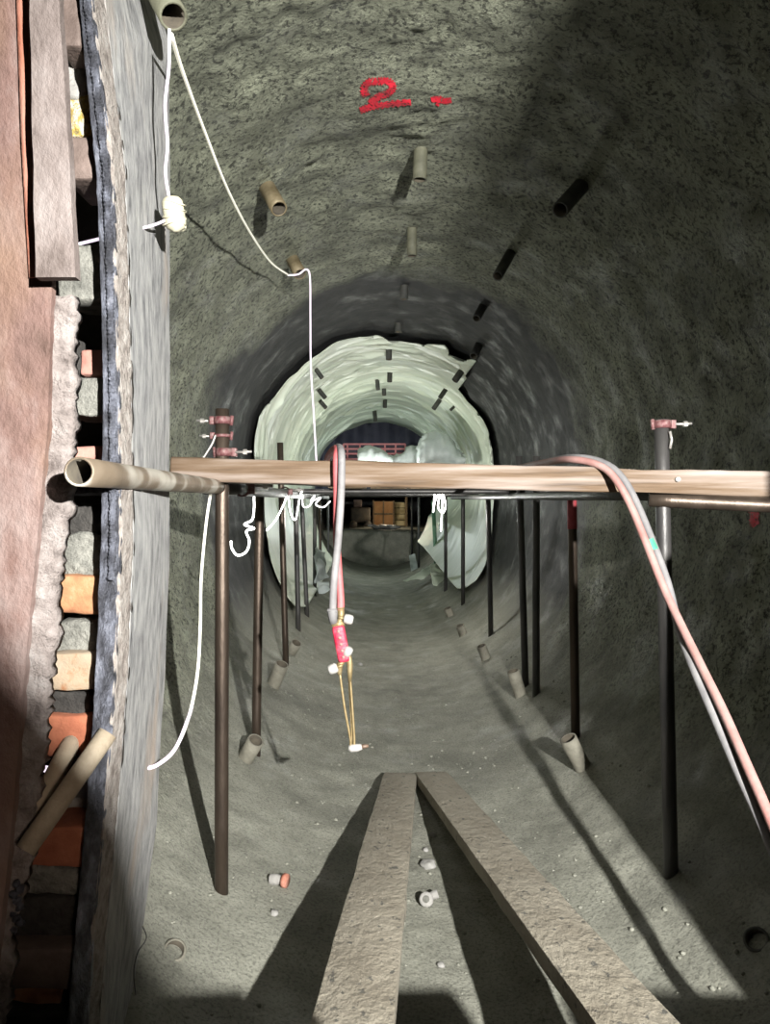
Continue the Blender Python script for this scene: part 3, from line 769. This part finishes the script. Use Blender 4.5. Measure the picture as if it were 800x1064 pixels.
strip([P(240, 562, 3.4), P(241, 570, 3.4), P(247, 577, 3.4), P(256, 573, 3.4), P(259, 562, 3.42), P(256, 552, 3.45), P(264, 549, 3.5), P(254, 545, 3.52), P(262, 540, 3.55), P(264, 528, 3.6), P(264, 516, 3.65), P(266, 509.5, 3.7)], .0075, M['led_far'], 'bright curl of strip looping between the first two left poles')
strip([P(277, 551, 4.4), P(286, 541, 4.5), P(294, 526, 4.6), P(299, 516, 4.7), P(302, 533, 4.8), P(307, 540, 4.9), P(310, 525, 5.0), P(312, 514, 5.2), P(314, 510.5, 5.6)], .0075, M['led_far'], 'zigzag lit strip strung under the deck along the left tube')
strip([P(314, 511, 5.6), P(315, 526, 5.62), P(322, 525, 5.7), P(327, 515, 5.8), P(323, 521, 5.8), P(333, 517, 5.9), P(328, 524, 5.9), P(336, 527, 6.0), P(343, 521, 6.2)], .0075, M['led_far'], 'tangled lit strip just left of the hanging hoses')
strip([P(452, 513.5, 8.0), P(452, 509, 7.3), P(451, 520, 7.2), P(450, 532, 7.2), P(452, 521, 7.25), P(458, 510, 7.3), P(455, 526, 7.3), P(460, 533, 7.3), P(463, 525, 7.3), P(460, 514, 7.3), P(459, 535, 7.25), P(458, 552, 7.2)], .011, M['led_far'], 'tangled lit strip hanging before the right sheet lining')
strip([P(37, 797, 1.60), P(48, 799, 1.62), P(60, 800, 1.64)], .011, M['led'], 'glint of lit strip behind the two leaning tubes')

# ------------------------------------------------------------------ cutting torch on its hoses
Yt = 2.56
tch = thing('cutting_torch', P(365, 778, Yt), 'gas cutting torch with red handle hanging by red and grey hoses from the beam', 'cutting torch')
HR = .0125
bm = bmesh.new()
tube(bm, spline([P(322, 502, 5.6), P(329, 493, 4.5), P(338, 482, 3.4), P(341, 474, 3.0), P(346, 467.5, 2.75), P(350, 467, 2.62), P(349.5, 480, 2.565), P(350, 520, 2.575), P(350, 560, 2.585), P(352, 595, 2.58), P(354, 622, 2.565), P(354, 634, 2.56)], 8), HR, 12)
add('red_hose', bm, M['hose_red'], tch, label='faded red gas hose')
bm = bmesh.new()
tube(bm, spline([P(325, 501.5, 5.6), P(332, 492, 4.5), P(340, 481, 3.4), P(344, 472, 3.0), P(349, 465.5, 2.75), P(353.5, 466, 2.60), P(355, 480, 2.545), P(354, 520, 2.55), P(351, 565, 2.55), P(347, 605, 2.55), P(345.5, 634, 2.56)], 8), HR, 12)
add('grey_hose', bm, M['hose_grey'], tch, label='dusty grey gas hose')
bm = bmesh.new()
tube(bm, [P(345.5, 632, Yt), P(345.5, 636, Yt), P(346, 643, Yt), P(347, 648, Yt)], [.016, .018, .015, .013], 10)
tube(bm, [P(340, 634, Yt - .01), P(350, 635, Yt - .01)], .006, 8)
add('hose_connector', bm, M['hose_pale'], tch)
bm = bmesh.new()
tube(bm, [P(354, 631, Yt), P(354.5, 640, Yt), P(353, 646, Yt), P(350, 650, Yt)], [.013, .011, .009, .012], 10)
tube(bm, [P(345, 650, Yt), P(358, 647, Yt)], .011, 10)
add('hose_connector', bm, M['brass'], tch, label='brass connector')
bm = bmesh.new()
a_, b_ = P(351, 650, Yt), P(358, 687, Yt)
u = (b_ - a_).normalized(); sd = Vector((u.z, 0, -u.x)); fw = Vector((0, 1, 0))
n = 12; rings = []
for k in range(n + 1):
    c = a_.lerp(b_, k / n); wv = .0215 if 0 < k < n else .018
    rings.append([bm.verts.new(c + sd * wv * math.copysign(abs(math.cos(t)) ** .6, math.cos(t)) + fw * .016 * math.copysign(abs(math.sin(t)) ** .6, math.sin(t))) for t in [2 * math.pi * q / 16 for q in range(16)]])
for A_, B_ in zip(rings, rings[1:]):
    for k in range(16): bm.faces.new((A_[k], A_[(k + 1) % 16], B_[(k + 1) % 16], B_[k]))
bm.faces.new(rings[0]); bm.faces.new(rings[-1][::-1])
hd = add('handle', bm, M['handle'], tch)
bm = bmesh.new()
for k in range(5): 
    c = a_.lerp(b_, .14 + .18 * k) - fw * .0165
    tube(bm, [c, c - fw * .003], .0055, 8)
add('finger_stud', bm, M['hose_pink'], hd)
def knob(px, py, ax, r=.017):
    bm = bmesh.new(); c = P(px, py, Yt - .01); ax = Vector(ax).normalized()
    tube(bm, [c - ax * .016, c - ax * .012, c, c + ax * .012, c + ax * .016], [r * .6, r * .92, r, r * .92, r * .6], 14)
    kb = add('valve_knob', bm, M['white'], tch)
    bm = bmesh.new(); tube(bm, [c - ax * .034, c - ax * .014], .0055, 8); add('valve_stem', bm, M['brass'], kb)
knob(362, 643.5, (1, 0, -.2)); knob(361.5, 677, (.5, -.3, 1), .015); knob(346, 695, (-1, 0, -.4))
bm = bmesh.new()
tube(bm, [P(357, 684, Yt), P(353, 691, Yt), P(352.5, 697, Yt), P(353, 701, Yt)], [.012, .011, .010, .007], 10)
tube(bm, [P(358, 684, Yt), P(362, 682, Yt), P(363.5, 690, Yt), P(363.5, 698, Yt), P(363.5, 708, Yt)], [.011, .012, .010, .009, .006], 10)
add('valve_body', bm, M['brass'], tch)
for pp in ([P(353, 699, Yt), P(358, 735, Yt), P(364, 768, Yt), P(364, 777, Yt)], [P(363.5, 700, Yt), P(366, 735, Yt), P(368, 765, Yt), P(368, 775, Yt)], [P(362.5, 700, Yt + .01), P(364.5, 735, Yt + .01), P(366, 775, Yt + .01)]):
    bm = bmesh.new(); tube(bm, spline(pp, 6), .0042, 8); add('gas_tube', bm, M['brass'], tch)
bm = bmesh.new(); tube(bm, [P(362, 777, Yt), P(365, 777.5, Yt), P(371, 777, Yt), P(376, 776, Yt)], [.008, .013, .013, .009], 12)
add('torch_head', bm, M['white'], tch)
bm = bmesh.new(); tube(bm, [P(375, 776, Yt), P(379, 775.3, Yt), P(383, 775, Yt)], [.008, .007, .005], 12); add('nozzle', bm, M['nozzle'], tch)

# ------------------------------------------------------------------ hose pair over the right end of the beam
hp = thing('hose_pair', P(620, 485, 2.6), 'pink and grey gas hoses taped together, draped over the right of the beam', 'hoses')
pathp = [P(480, 501, 5.6), P(512, 493, 4.4), P(548, 484, 3.3), P(570, 480, 2.9), P(590, 477.5, 2.70), P(612, 480, 2.62), P(630, 488, 2.57), P(643, 503, 2.53), P(655, 525, 2.50), P(668, 556, 2.45), P(688, 607, 2.36), P(706, 646, 2.27), P(728, 691, 2.14), P(752, 740, 2.0), P(776, 795, 1.86), P(800, 850, 1.74), P(835, 935, 1.60), P(870, 1030, 1.48), Vector((.93, 1.45, .18)), Vector((.9, 1.30, .10))]
bm = bmesh.new(); tube(bm, spline(pathp, 8), .0125, 12); add('pink_hose', bm, M['hose_pink'], hp, label='dusty pink hose')
pathg = [P(485, 500.5, 5.6), P(516, 492, 4.42), P(552, 483, 3.32), P(573, 478.5, 2.92), P(594, 475.5, 2.72), P(616, 477.5, 2.65), P(635, 485.5, 2.60), P(649, 500, 2.56), P(661, 522, 2.53), P(674, 553, 2.48), P(693, 604, 2.39), P(705, 652, 2.30), P(719, 691, 2.17), P(741, 742, 2.03), P(766, 800, 1.89), P(792, 857, 1.77), P(828, 945, 1.63), P(862, 1040, 1.5), Vector((.90, 1.48, .17)), Vector((.87, 1.32, .09))]
bm = bmesh.new(); tube(bm, spline(pathg, 8), .0125, 12); add('grey_hose', bm, M['hose_pale'], hp, label='pale grey hose')
bm = bmesh.new()
q0, q1_ = P(670, 560, 2.455), P(675, 571, 2.432)
dv = (q1_ - q0).normalized(); rings = []
for c in (q0, q1_):
    c = c + Vector((.009, .012, 0)); e1 = Vector((dv.z, 0, -dv.x)); e1 = -e1 if e1.x < 0 else e1
    rings.append([bm.verts.new(c + e1 * .026 * math.cos(t) + Vector((0, 1, 0)) * .022 * math.sin(t)) for t in [2 * math.pi * k / 18 for k in range(18)]])
for k in range(18): bm.faces.new((rings[0][k], rings[0][(k + 1) % 18], rings[1][(k + 1) % 18], rings[1][k]))
add('tape', bm, M['tape'], hp, label='green tape')

# ------------------------------------------------------------------ red marks sprayed on the roof
def spray(name, strokes, label):
    bm = bmesh.new()
    for st, wd in strokes:
        pts_ = spline([Vector((x, y, 0)) for x, y in st], 14); pts_, fr = frames(pts_)
        rows = []
        for i, p in enumerate(pts_):
            t = fr[i][0]; nn = Vector((-t.y, t.x, 0)); row = []
            ww = wd * (1 + .25 * math.sin(i * 1.7) + .12 * math.sin(i * 4.1))
            for k in range(-4, 5):
                q = p + nn * ww * k / 8
                h, nr = surf(q.x, q.y)
                row.append(bm.verts.new(h + (CAM - h).normalized() * .012))
            rows.append(row)
        for A_, B_ in zip(rows, rows[1:]):
            for k in range(8): bm.faces.new((A_[k], A_[k + 1], B_[k + 1], B_[k]))
    o = add(name, bm, M['spray']); return tag(o, label, 'paint mark', 'red spray marks on the roof')
spray('paint_mark', [([(381, 100), (378, 93), (383, 86), (394, 84.5), (404, 85), (408, 91), (403, 97), (395, 100), (388, 104), (385, 108)], 7.5), ([(374, 115), (386, 111), (404, 108.5), (427, 106)], 6.5)], 'red numeral 2 sprayed on the roof of the drive')
spray('paint_mark', [([(448, 104), (454, 103), (462, 105), (469, 104)], 6), ([(454, 110), (457, 105), (459, 100)], 4)], 'short red dash sprayed on the roof, right of the numeral')
spray('paint_mark', [([(780, 527), (784, 533), (783, 541), (786, 546)], 9)], 'faint red blotch on the dark right wall under the beam end')

# ------------------------------------------------------------------ left jamb: rusted plate, brick pier, blued edge, grey plate
def DY(py, Y0): 
    z = (520 - py) / F * 1.45
    return Y0 - .11 * z * z
def ruled(bm, left, right, n, thick, Yl, Yr, dirv, m=1, wig=None):
    """solid plate between two measured edges (lists of (px,py))"""
    def at(e, py): return float(np.interp(py, [q[1] for q in e], [q[0] for q in e]))
    y0 = max(left[0][1], right[0][1]); y1 = min(left[-1][1], right[-1][1])
    rows = []
    for i in range(n + 1):
        py = y0 + (y1 - y0) * i / n
        a_ = P(at(left, py), py, DY(py, Yl)); b_ = P(at(right, py) + (wig(py) if wig else 0), py, DY(py, Yr))
        rows.append([a_.lerp(b_, k / m) for k in range(m + 1)])
    dirv = Vector(dirv)
    Fv = [[bm.verts.new(c) for c in r] for r in rows]; Bv = [[bm.verts.new(c + dirv * thick) for c in r] for r in rows]
    for i in range(n):
        for k in range(m):
            bm.faces.new((Fv[i][k], Fv[i][k + 1], Fv[i + 1][k + 1], Fv[i + 1][k])); bm.faces.new((Bv[i][k], Bv[i + 1][k], Bv[i + 1][k + 1], Bv[i][k + 1]))
        bm.faces.new((Fv[i][0], Fv[i + 1][0], Bv[i + 1][0], Bv[i][0])); bm.faces.new((Fv[i][m], Bv[i][m], Bv[i + 1][m], Fv[i + 1][m]))
    for k in range(m):
        bm.faces.new((Fv[0][k], Bv[0][k], Bv[0][k + 1], Fv[0][k + 1])); bm.faces.new((Fv[n][k], Fv[n][k + 1], Bv[n][k + 1], Bv[n][k]))

T0, T1 = -60, 1120
rp = thing('rusted_plate', P(-40, 1064, 1.33), 'rusty pink steel lining plate with a red stripe at the left of the opening', 'steel plate')
bm = bmesh.new()
ruled(bm, [(-170, T0), (-170, T1)], [(50, T0), (54, 300), (49, 450), (40, 540), (31, 640), (13, 850), (-18, T1)], 60, .02, 1.40, 1.40, (0, 1, 0), 14)
roughen(bm, .002, 12, 5); sharp(add('plate', bm, M['redplate'], rp))
bm = bmesh.new()
ruled(bm, [(30, T0), (31, 0), (34, 150), (37, 288)], [(60, T0), (61, 0), (71, 150), (79.5, 306)], 30, .022, 1.345, 1.345, (0, 1, 0), 6)
bm.verts.ensure_lookup_table()
roughen(bm, .0015, 14, 8); sharp(add('flange', bm, M['flange'], rp))
bm = bmesh.new()
ruled(bm, [(14, T0), (17, 0), (22, 150), (30, 288)], [(28, T0), (30, 0), (33, 150), (37, 288)], 30, .004, 1.392, 1.392, (0, 1, 0), 3)
add('paint_stripe', bm, M['stripe'], rp, label='flaking red paint stripe')
random.seed(4)
jag = [random.uniform(-1, 1) for _ in range(500)]
bm = bmesh.new()
def wig(py): i = int((py + 100) / 5); return 2.2 * jag[i] + 1.5 * jag[i // 4 + 200] + 1.0 * math.sin(py * .05)
ruled(bm, [(54, 306), (49, 450), (40, 540), (31, 640), (13, 850), (-18, T1)], [(75, 306), (77, 400), (74, 500), (64, 575), (58, 620), (56, 650), (46, 760), (32, 880), (14, 960), (-8, T1)], 170, .03, 1.415, 1.425, (0, 1, 0), 6, wig)
roughen(bm, .007, 32, 3); add('torn_edge', bm, M['crust'], rp, label='grey crusted flame-cut edge')
bm = bmesh.new()
for k in range(9): rock(bm, P(17 + 4 * math.sin(k * 2.1), 918 + 6 * k, 1.36), .008, k, .9, 2)
add('slag', bm, M['bluesteel'], rp, label='blue-grey slag beads')

# brick pier behind the slot
bp_ = thing('brick_pier', P(80, 1064, 1.55), 'broken brick pier seen in the slot between the rusty plate and the blued edge', 'brick pier')
def block(name, y0, y1, m, x0=46, x1=None, Y=1.52, seed=0, amp=.006, lab=None, dep=.14):
    if x1 is None: x1 = 118
    bm = bmesh.new()
    a_, b_ = P(x0, y1, DY((y0 + y1) / 2, Y)), P(x1, y0, DY((y0 + y1) / 2, Y))
    box(bm, a_, b_ + Vector((0, dep, 0)), .006)
    subdiv(bm, 4); roughen(bm, amp, 22, seed)
    sharp(add(name, bm, m, bp_, label=lab), 60)
block('steel_block', -60, 48, M['brownp'], 58, 84, 1.50, 1, .002)
block('mortar_lump', 62, 100, M['white_rock'], 62, 90, 1.54, 2, .012, 'pale mortar lump')
block('mortar_lump', 97, 142, M['yellowm'], 66, 96, 1.53, 3, .012, 'yellow-stained mortar lump')
block('steel_block', 141, 186, M['brownp'], 66, 100, 1.51, 4, .003)
block('mortar_block', 252, 311, M['mortar'], 60, 112, 1.53, 5)
block('brick', 362, 390, M['brick_p'], 82, 116, 1.56, 6, .004, 'pink brick')
block('mortar_lump', 352, 392, M['near_black'], 60, 80, 1.57, 26, .012)
block('mortar_block', 392, 432, M['mortar'], 60, 114, 1.52, 7)
block('brick', 464, 480, M['brick_p'], 60, 116, 1.54, 8, .003, 'thin pink brick')
block('mortar_block', 502, 514, M['bluesteel'], 60, 112, 1.50, 9)
block('mortar_block', 524, 556, M['near_black'], 60, 112, 1.56, 10, .014)
block('mortar_block', 556, 600, M['mortar'], 62, 112, 1.54, 11, .010)
block('brick', 598, 638, M['brick_o'], 52, 112, 1.52, 12, .004, 'orange brick')
block('mortar_block', 646, 679, M['mortar'], 58, 110, 1.55, 13)
block('brick', 679, 718, M['brick_c'], 44, 106, 1.52, 14, .004, 'orange brick with a cream coat')
block('mortar_block', 719, 744, M['near_black'], 44, 106, 1.55, 15, .008)
block('brick', 744, 786, M['brick_r'], 40, 104, 1.53, 16, .004, 'red-orange brick')
block('mortar_lump', 828, 862, M['white_rock'], 44, 96, 1.58, 17, .012, 'pale block standing for lit ground')  # pale colour stands for lit ground seen through the slot
block('brick', 860, 902, M['brick_r'], 22, 94, 1.50, 18, .004, 'red brick above the near-black blocks')
block('mortar_block', 902, 932, M['mortar'], 22, 87, 1.51, 19, .012)
block('mortar_block', 932, 985, M['near_black'], 4, 82, 1.53, 20, .006)
block('mortar_block', 986, 1030, M['brownp'], -4, 77, 1.50, 21, .004)
block('brick', 1034, 1056, M['brick_o'], -14, 62, 1.52, 22, .012, 'dull orange brick end')
block('mortar_block', 1056, 1120, M['near_black'], -20, 70, 1.50, 23, .008)

# blued edge and grey plate of the reveal
jp = thing('jamb_plate', P(110, 1064, 1.6), 'tall scaly grey steel jamb plate with a heat-blued welded edge', 'steel plate')
Lb = [(76, T0), (82, 0), (92, 100), (100, 180), (105, 300), (107, 400), (106, 500), (105, 560), (99, 700), (93, 800), (80, 950), (70, 1064), (66, T1)]
Rb = [(90, T0), (96, 0), (108, 100), (118, 180), (121, 300), (124, 400), (125, 500), (126, 560), (120, 700), (109, 850), (99, 950), (90, 1064), (86, T1)]
Rs = [(150, T0), (160, 0), (176, 42), (176.5, 150), (176.5, 400), (176, 590), (171, 700), (163, 850), (150, 950), (133, 1064), (124, T1)]
bm = bmesh.new(); ruled(bm, Lb, Rb, 150, .025, 1.475, 1.52, (-.15, 1, 0), 6)
roughen(bm, .004, 40, 2); add('cut_edge', bm, M['bluesteel'], jp, label='heat-blued flame-cut edge')
bm = bmesh.new()
Ls = [(x - 1, y) for x, y in Rb]
Lw = [(x + 14, y) for x, y in Rb]
ruled(bm, Ls, Lw, 150, .025, 1.516, 1.61, (-1, .15, 0), 5); roughen(bm, .003, 36, 6)
add('scale_band', bm, M['lip'], jp, label='pale flaking band along the edge')
bm = bmesh.new()
ruled(bm, [(x + 13, y) for x, y in Rb], Rs, 80, .025, 1.60, 2.12, (-1, .15, 0), 12); roughen(bm, .003, 5, 9)
sharp(add('face_plate', bm, M['jamb'], jp))
bm = bmesh.new(); pts_ = []; rr = []
for k in range(480):
    py = -20 + k * 1.3
    x = float(np.interp(py, [q[1] for q in Lb], [.42 * a_[0] + .58 * b_[0] for a_, b_ in zip(Lb, [(float(np.interp(q[1], [w_[1] for w_ in Rb], [w_[0] for w_ in Rb])), 0) for q in Lb])]))
    pts_.append(P(x, py, DY(py, 1.485))); rr.append(.0070 + .0011 * math.sin(k * 1.9) + .0008 * math.sin(k * .37))
tube(bm, pts_, rr, 8); add('weld_bead', bm, M['bluesteel'], jp)
bm = bmesh.new(); pts_ = [P(163, 240, 1.955), P(160, 290, 1.955), P(158, 328, 1.945), P(159, 352, 1.95)]
tube(bm, spline(pts_, 12), [.004 + .002 * math.sin(k * 2.2) for k in range(37)], 6); add('weld_run', bm, M['crust'], jp)

# two leaning tubes at the foot of the slot
for (a_, b_, Yq, lab) in (((112, 762), (26, 884), 1.40, 'buff tube leaning in the slot by the blued edge, the longer one in front'), ((76, 768), (34, 850), 1.46, 'buff tube leaning in the slot by the bricks, the shorter one behind')):
    bm = bmesh.new(); pa, pb = P(*a_, Yq + .06), P(*b_, Yq - .06); pipe(bm, pa, pb, .0185, .0150, 18, 3)
    tag(add('loose_tube', bm, [M['old_pipe'], M['inside']], loc=pb), lab, 'tube', 'loose tubes in the slot')

# ------------------------------------------------------------------ small things on the invert
def on(px, py): return surf(px, py)[0]
c = on(445, 901)
bm = bmesh.new(); rock(bm, c + Vector((0, 0, .012)), .032, 5, .6); tag(add('stone', bm, M['rock'], loc=c), 'flat grey-pink stone between the two planks', 'stone')
c = on(443, 941)
cp = thing('pipe_coupling', c, 'round white cap with a dark centre lying between the planks', 'cap')
ax = Vector((-.15, -.8, .55)).normalized()
c2 = c + Vector((0, 0, .022))
bm = bmesh.new(); tube(bm, [c2 - ax * .014, c2 - ax * .004, c2 + ax * .010, c2 + ax * .014], [.018, .026, .026, .020], 20); add('rim', bm, M['white_rock'], cp)
bm = bmesh.new(); tube(bm, [c2 + ax * .0135, c2 + ax * .016], [.013, .012], 16); add('bung', bm, M['mortar'], cp)
bm = bmesh.new(); k = c2 + Vector((.030, .02, .004)); tube(bm, [k - Vector((.018, 0, .004)), k + Vector((.014, .004, .006))], [.014, .016], 12); add('spigot', bm, M['white_rock'], cp)
c = on(292, 920)
ft = thing('pipe_fitting', c, 'white pipe fitting with a rusty flange lying left of the planks', 'fitting')
k = c + Vector((0, 0, .022))
bm = bmesh.new(); tube(bm, [k + Vector((-.045, .0, 0)), k + Vector((-.04, 0, 0)), k + Vector((-.015, 0, 0)), k + Vector((.012, 0, 0))], [.015, .020, .020, .010], 14); add('plug', bm, M['white_rock'], ft)
bm = bmesh.new(); tube(bm, [k + Vector((.010, -.006, .0)), k + Vector((.024, -.012, 0))], [.026, .024], 18); add('flange', bm, M['rust'], ft)
c = on(181, 989)
bm = bmesh.new(); n_ = Vector((.35, -.45, .82)).normalized(); pipe(bm, c - n_ * .08, c + n_ * .012, .034, .027, 18, 2)
tag(add('grout_pipe', bm, [M['stub'], M['inside']], loc=c), 'cut-off pipe end flush in the invert at the foot of the jamb plate', 'pipe stub', 'invert pipe stubs')
c = on(787, 978)
bm = bmesh.new(); n_ = Vector((-.55, -.35, .75)).normalized(); pipe(bm, c - n_ * .08, c + n_ * .012, .036, .028, 18, 2)
tag(add('grout_pipe', bm, [M['stub_dark'], M['inside']], loc=c), 'dark cut-off pipe end in the invert at the lower right', 'pipe stub', 'invert pipe stubs')
for px, py, r, lab, m in ((374, 691, .022, 'small white pebble beside the torch handle', 'white_rock'), (450, 868, .014, 'tiny pale pebble near the tip of the right plank', 'white_rock'), (442, 884, .013, 'tiny grey pebble above the flat stone between the planks', 'rock'), (458, 1004, .014, 'tiny pebble below the white cap between the planks', 'rock'), (285, 950, .016, 'small grey pebble below the rusty fitting', 'rock'), (505, 872, .013, 'tiny pebble right of the right plank tip', 'rock')):
    c = on(px, py); bm = bmesh.new(); rock(bm, c + Vector((0, 0, r * .3)), r, int(px), .7, 2)
    tag(add('pebble', bm, M[m], loc=c), lab, 'pebble', 'pebbles on the invert')
random.seed(21); bm = bmesh.new()
for k in range(900):
    x = random.uniform(-.75, 1.2); y = random.uniform(1.7, 7.5)
    h = BVH.ray_cast(Vector((x, y, EYE)), Vector((0, 0, -1)))[0]
    rock(bm, h, random.choice((.003, .004, .005, .005, .007, .010)), k, .8, 1)
tag(add('grit', bm, M['floor'], loc=(XC, 3, 0)), 'loose grit strewn over the muddy invert', 'grit', kind='stuff')
# stray wire at the foot of the jamb
bm = bmesh.new(); tube(bm, spline([P(148, 962, 1.95), P(152, 975, 1.95), P(143, 990, 1.93), P(139, 1010, 1.92), P(141, 1034, 1.92)], 8), .0016, 6)
tag(add('stray_wire', bm, M['dark_pole'], loc=P(140, 1034, 1.92)), 'thin stray wire dangling at the foot of the jamb plate', 'wire')

# ------------------------------------------------------------------ light
def lamp(name, kind, loc, e, col=(1, 1, 1), size=.02, tgt=None, ang=None):
    l = bpy.data.lights.new(name, kind); l.energy = e; l.color = col; l.shadow_soft_size = size
    if kind == 'SPOT': l.spot_size = ang; l.spot_blend = 1.0
    o = bpy.data.objects.new(name, l); COL.objects.link(o); o.location = loc
    if tgt: o.rotation_euler = (Vector(tgt) - Vector(loc)).to_track_quat('-Z', 'Y').to_euler()
    return o
lamp('work_lamp', 'SPOT', (.945, -1.0, EYE + .47), 2250, (1, .985, .94), .022, (.6, 4.0, EYE - .12), math.radians(92))
lamp('strip_glow_left', 'POINT', P(324, 400, 5.4) + Vector((.0, 0, 0)), 6, (1, .97, 1), .12)
lamp('strip_glow_under', 'POINT', P(322, 535, 6.2), 10, (1, 1, .96), .1)
lamp('strip_glow_right', 'POINT', P(455, 535, 7.4), 30, (1, 1, .95), .1)
lamp('front_deck_fill', 'POINT', (.1, 6.9, EYE + .40), 22, (.97, 1, .94), .06)  # unseen fill added to bring out the folds of the sheet lining
lamp('left_plate_fill', 'SPOT', (.30, -.20, EYE - .10), 20, (1, .80, .64), .12, (-.56, 1.6, EYE - .75), math.radians(46))  # unseen warm fill added to lift the shaded left plates
lamp('deck_fill', 'POINT', (.2, 10.6, EYE + .35), 30, (.96, 1, .93), .1)  # unseen fill added to brighten the inside of the sheet lining
lamp('far_lamp', 'POINT', (.45, 18.8, EYE - .25), 12, (1, .86, .62), .15)
lamp('far_floor', 'POINT', (-.1, 14.5, EYE - .15), 22, (.9, 1, 1), .15)

w = bpy.data.worlds.new('dark'); S.world = w; w.use_nodes = True
w.node_tree.nodes['Background'].inputs[0].default_value = (.9, .95, 1, 1)
w.node_tree.nodes['Background'].inputs[1].default_value = .003

# ------------------------------------------------------------------ camera
cd = bpy.data.cameras.new('camera'); cam = bpy.data.objects.new('camera', cd); COL.objects.link(cam)
cd.sensor_fit = 'HORIZONTAL'; cd.sensor_width = 36; cd.lens = 36
cd.shift_x = (400 - VX) / 800; cd.shift_y = -(532 - VY) / 800
cd.clip_start = .05; cd.clip_end = 100
cam.location = CAM; cam.rotation_euler = (math.pi / 2, 0, 0)
S.camera = cam
S.view_settings.view_transform = 'Standard'; S.view_settings.look = 'None'
S.view_settings.exposure = .18; S.view_settings.gamma = 1; S.view_settings.use_curve_mapping = False
try:
    S.cycles.use_denoising = True; S.cycles.denoiser = 'OPENIMAGEDENOISE'
except Exception: pass
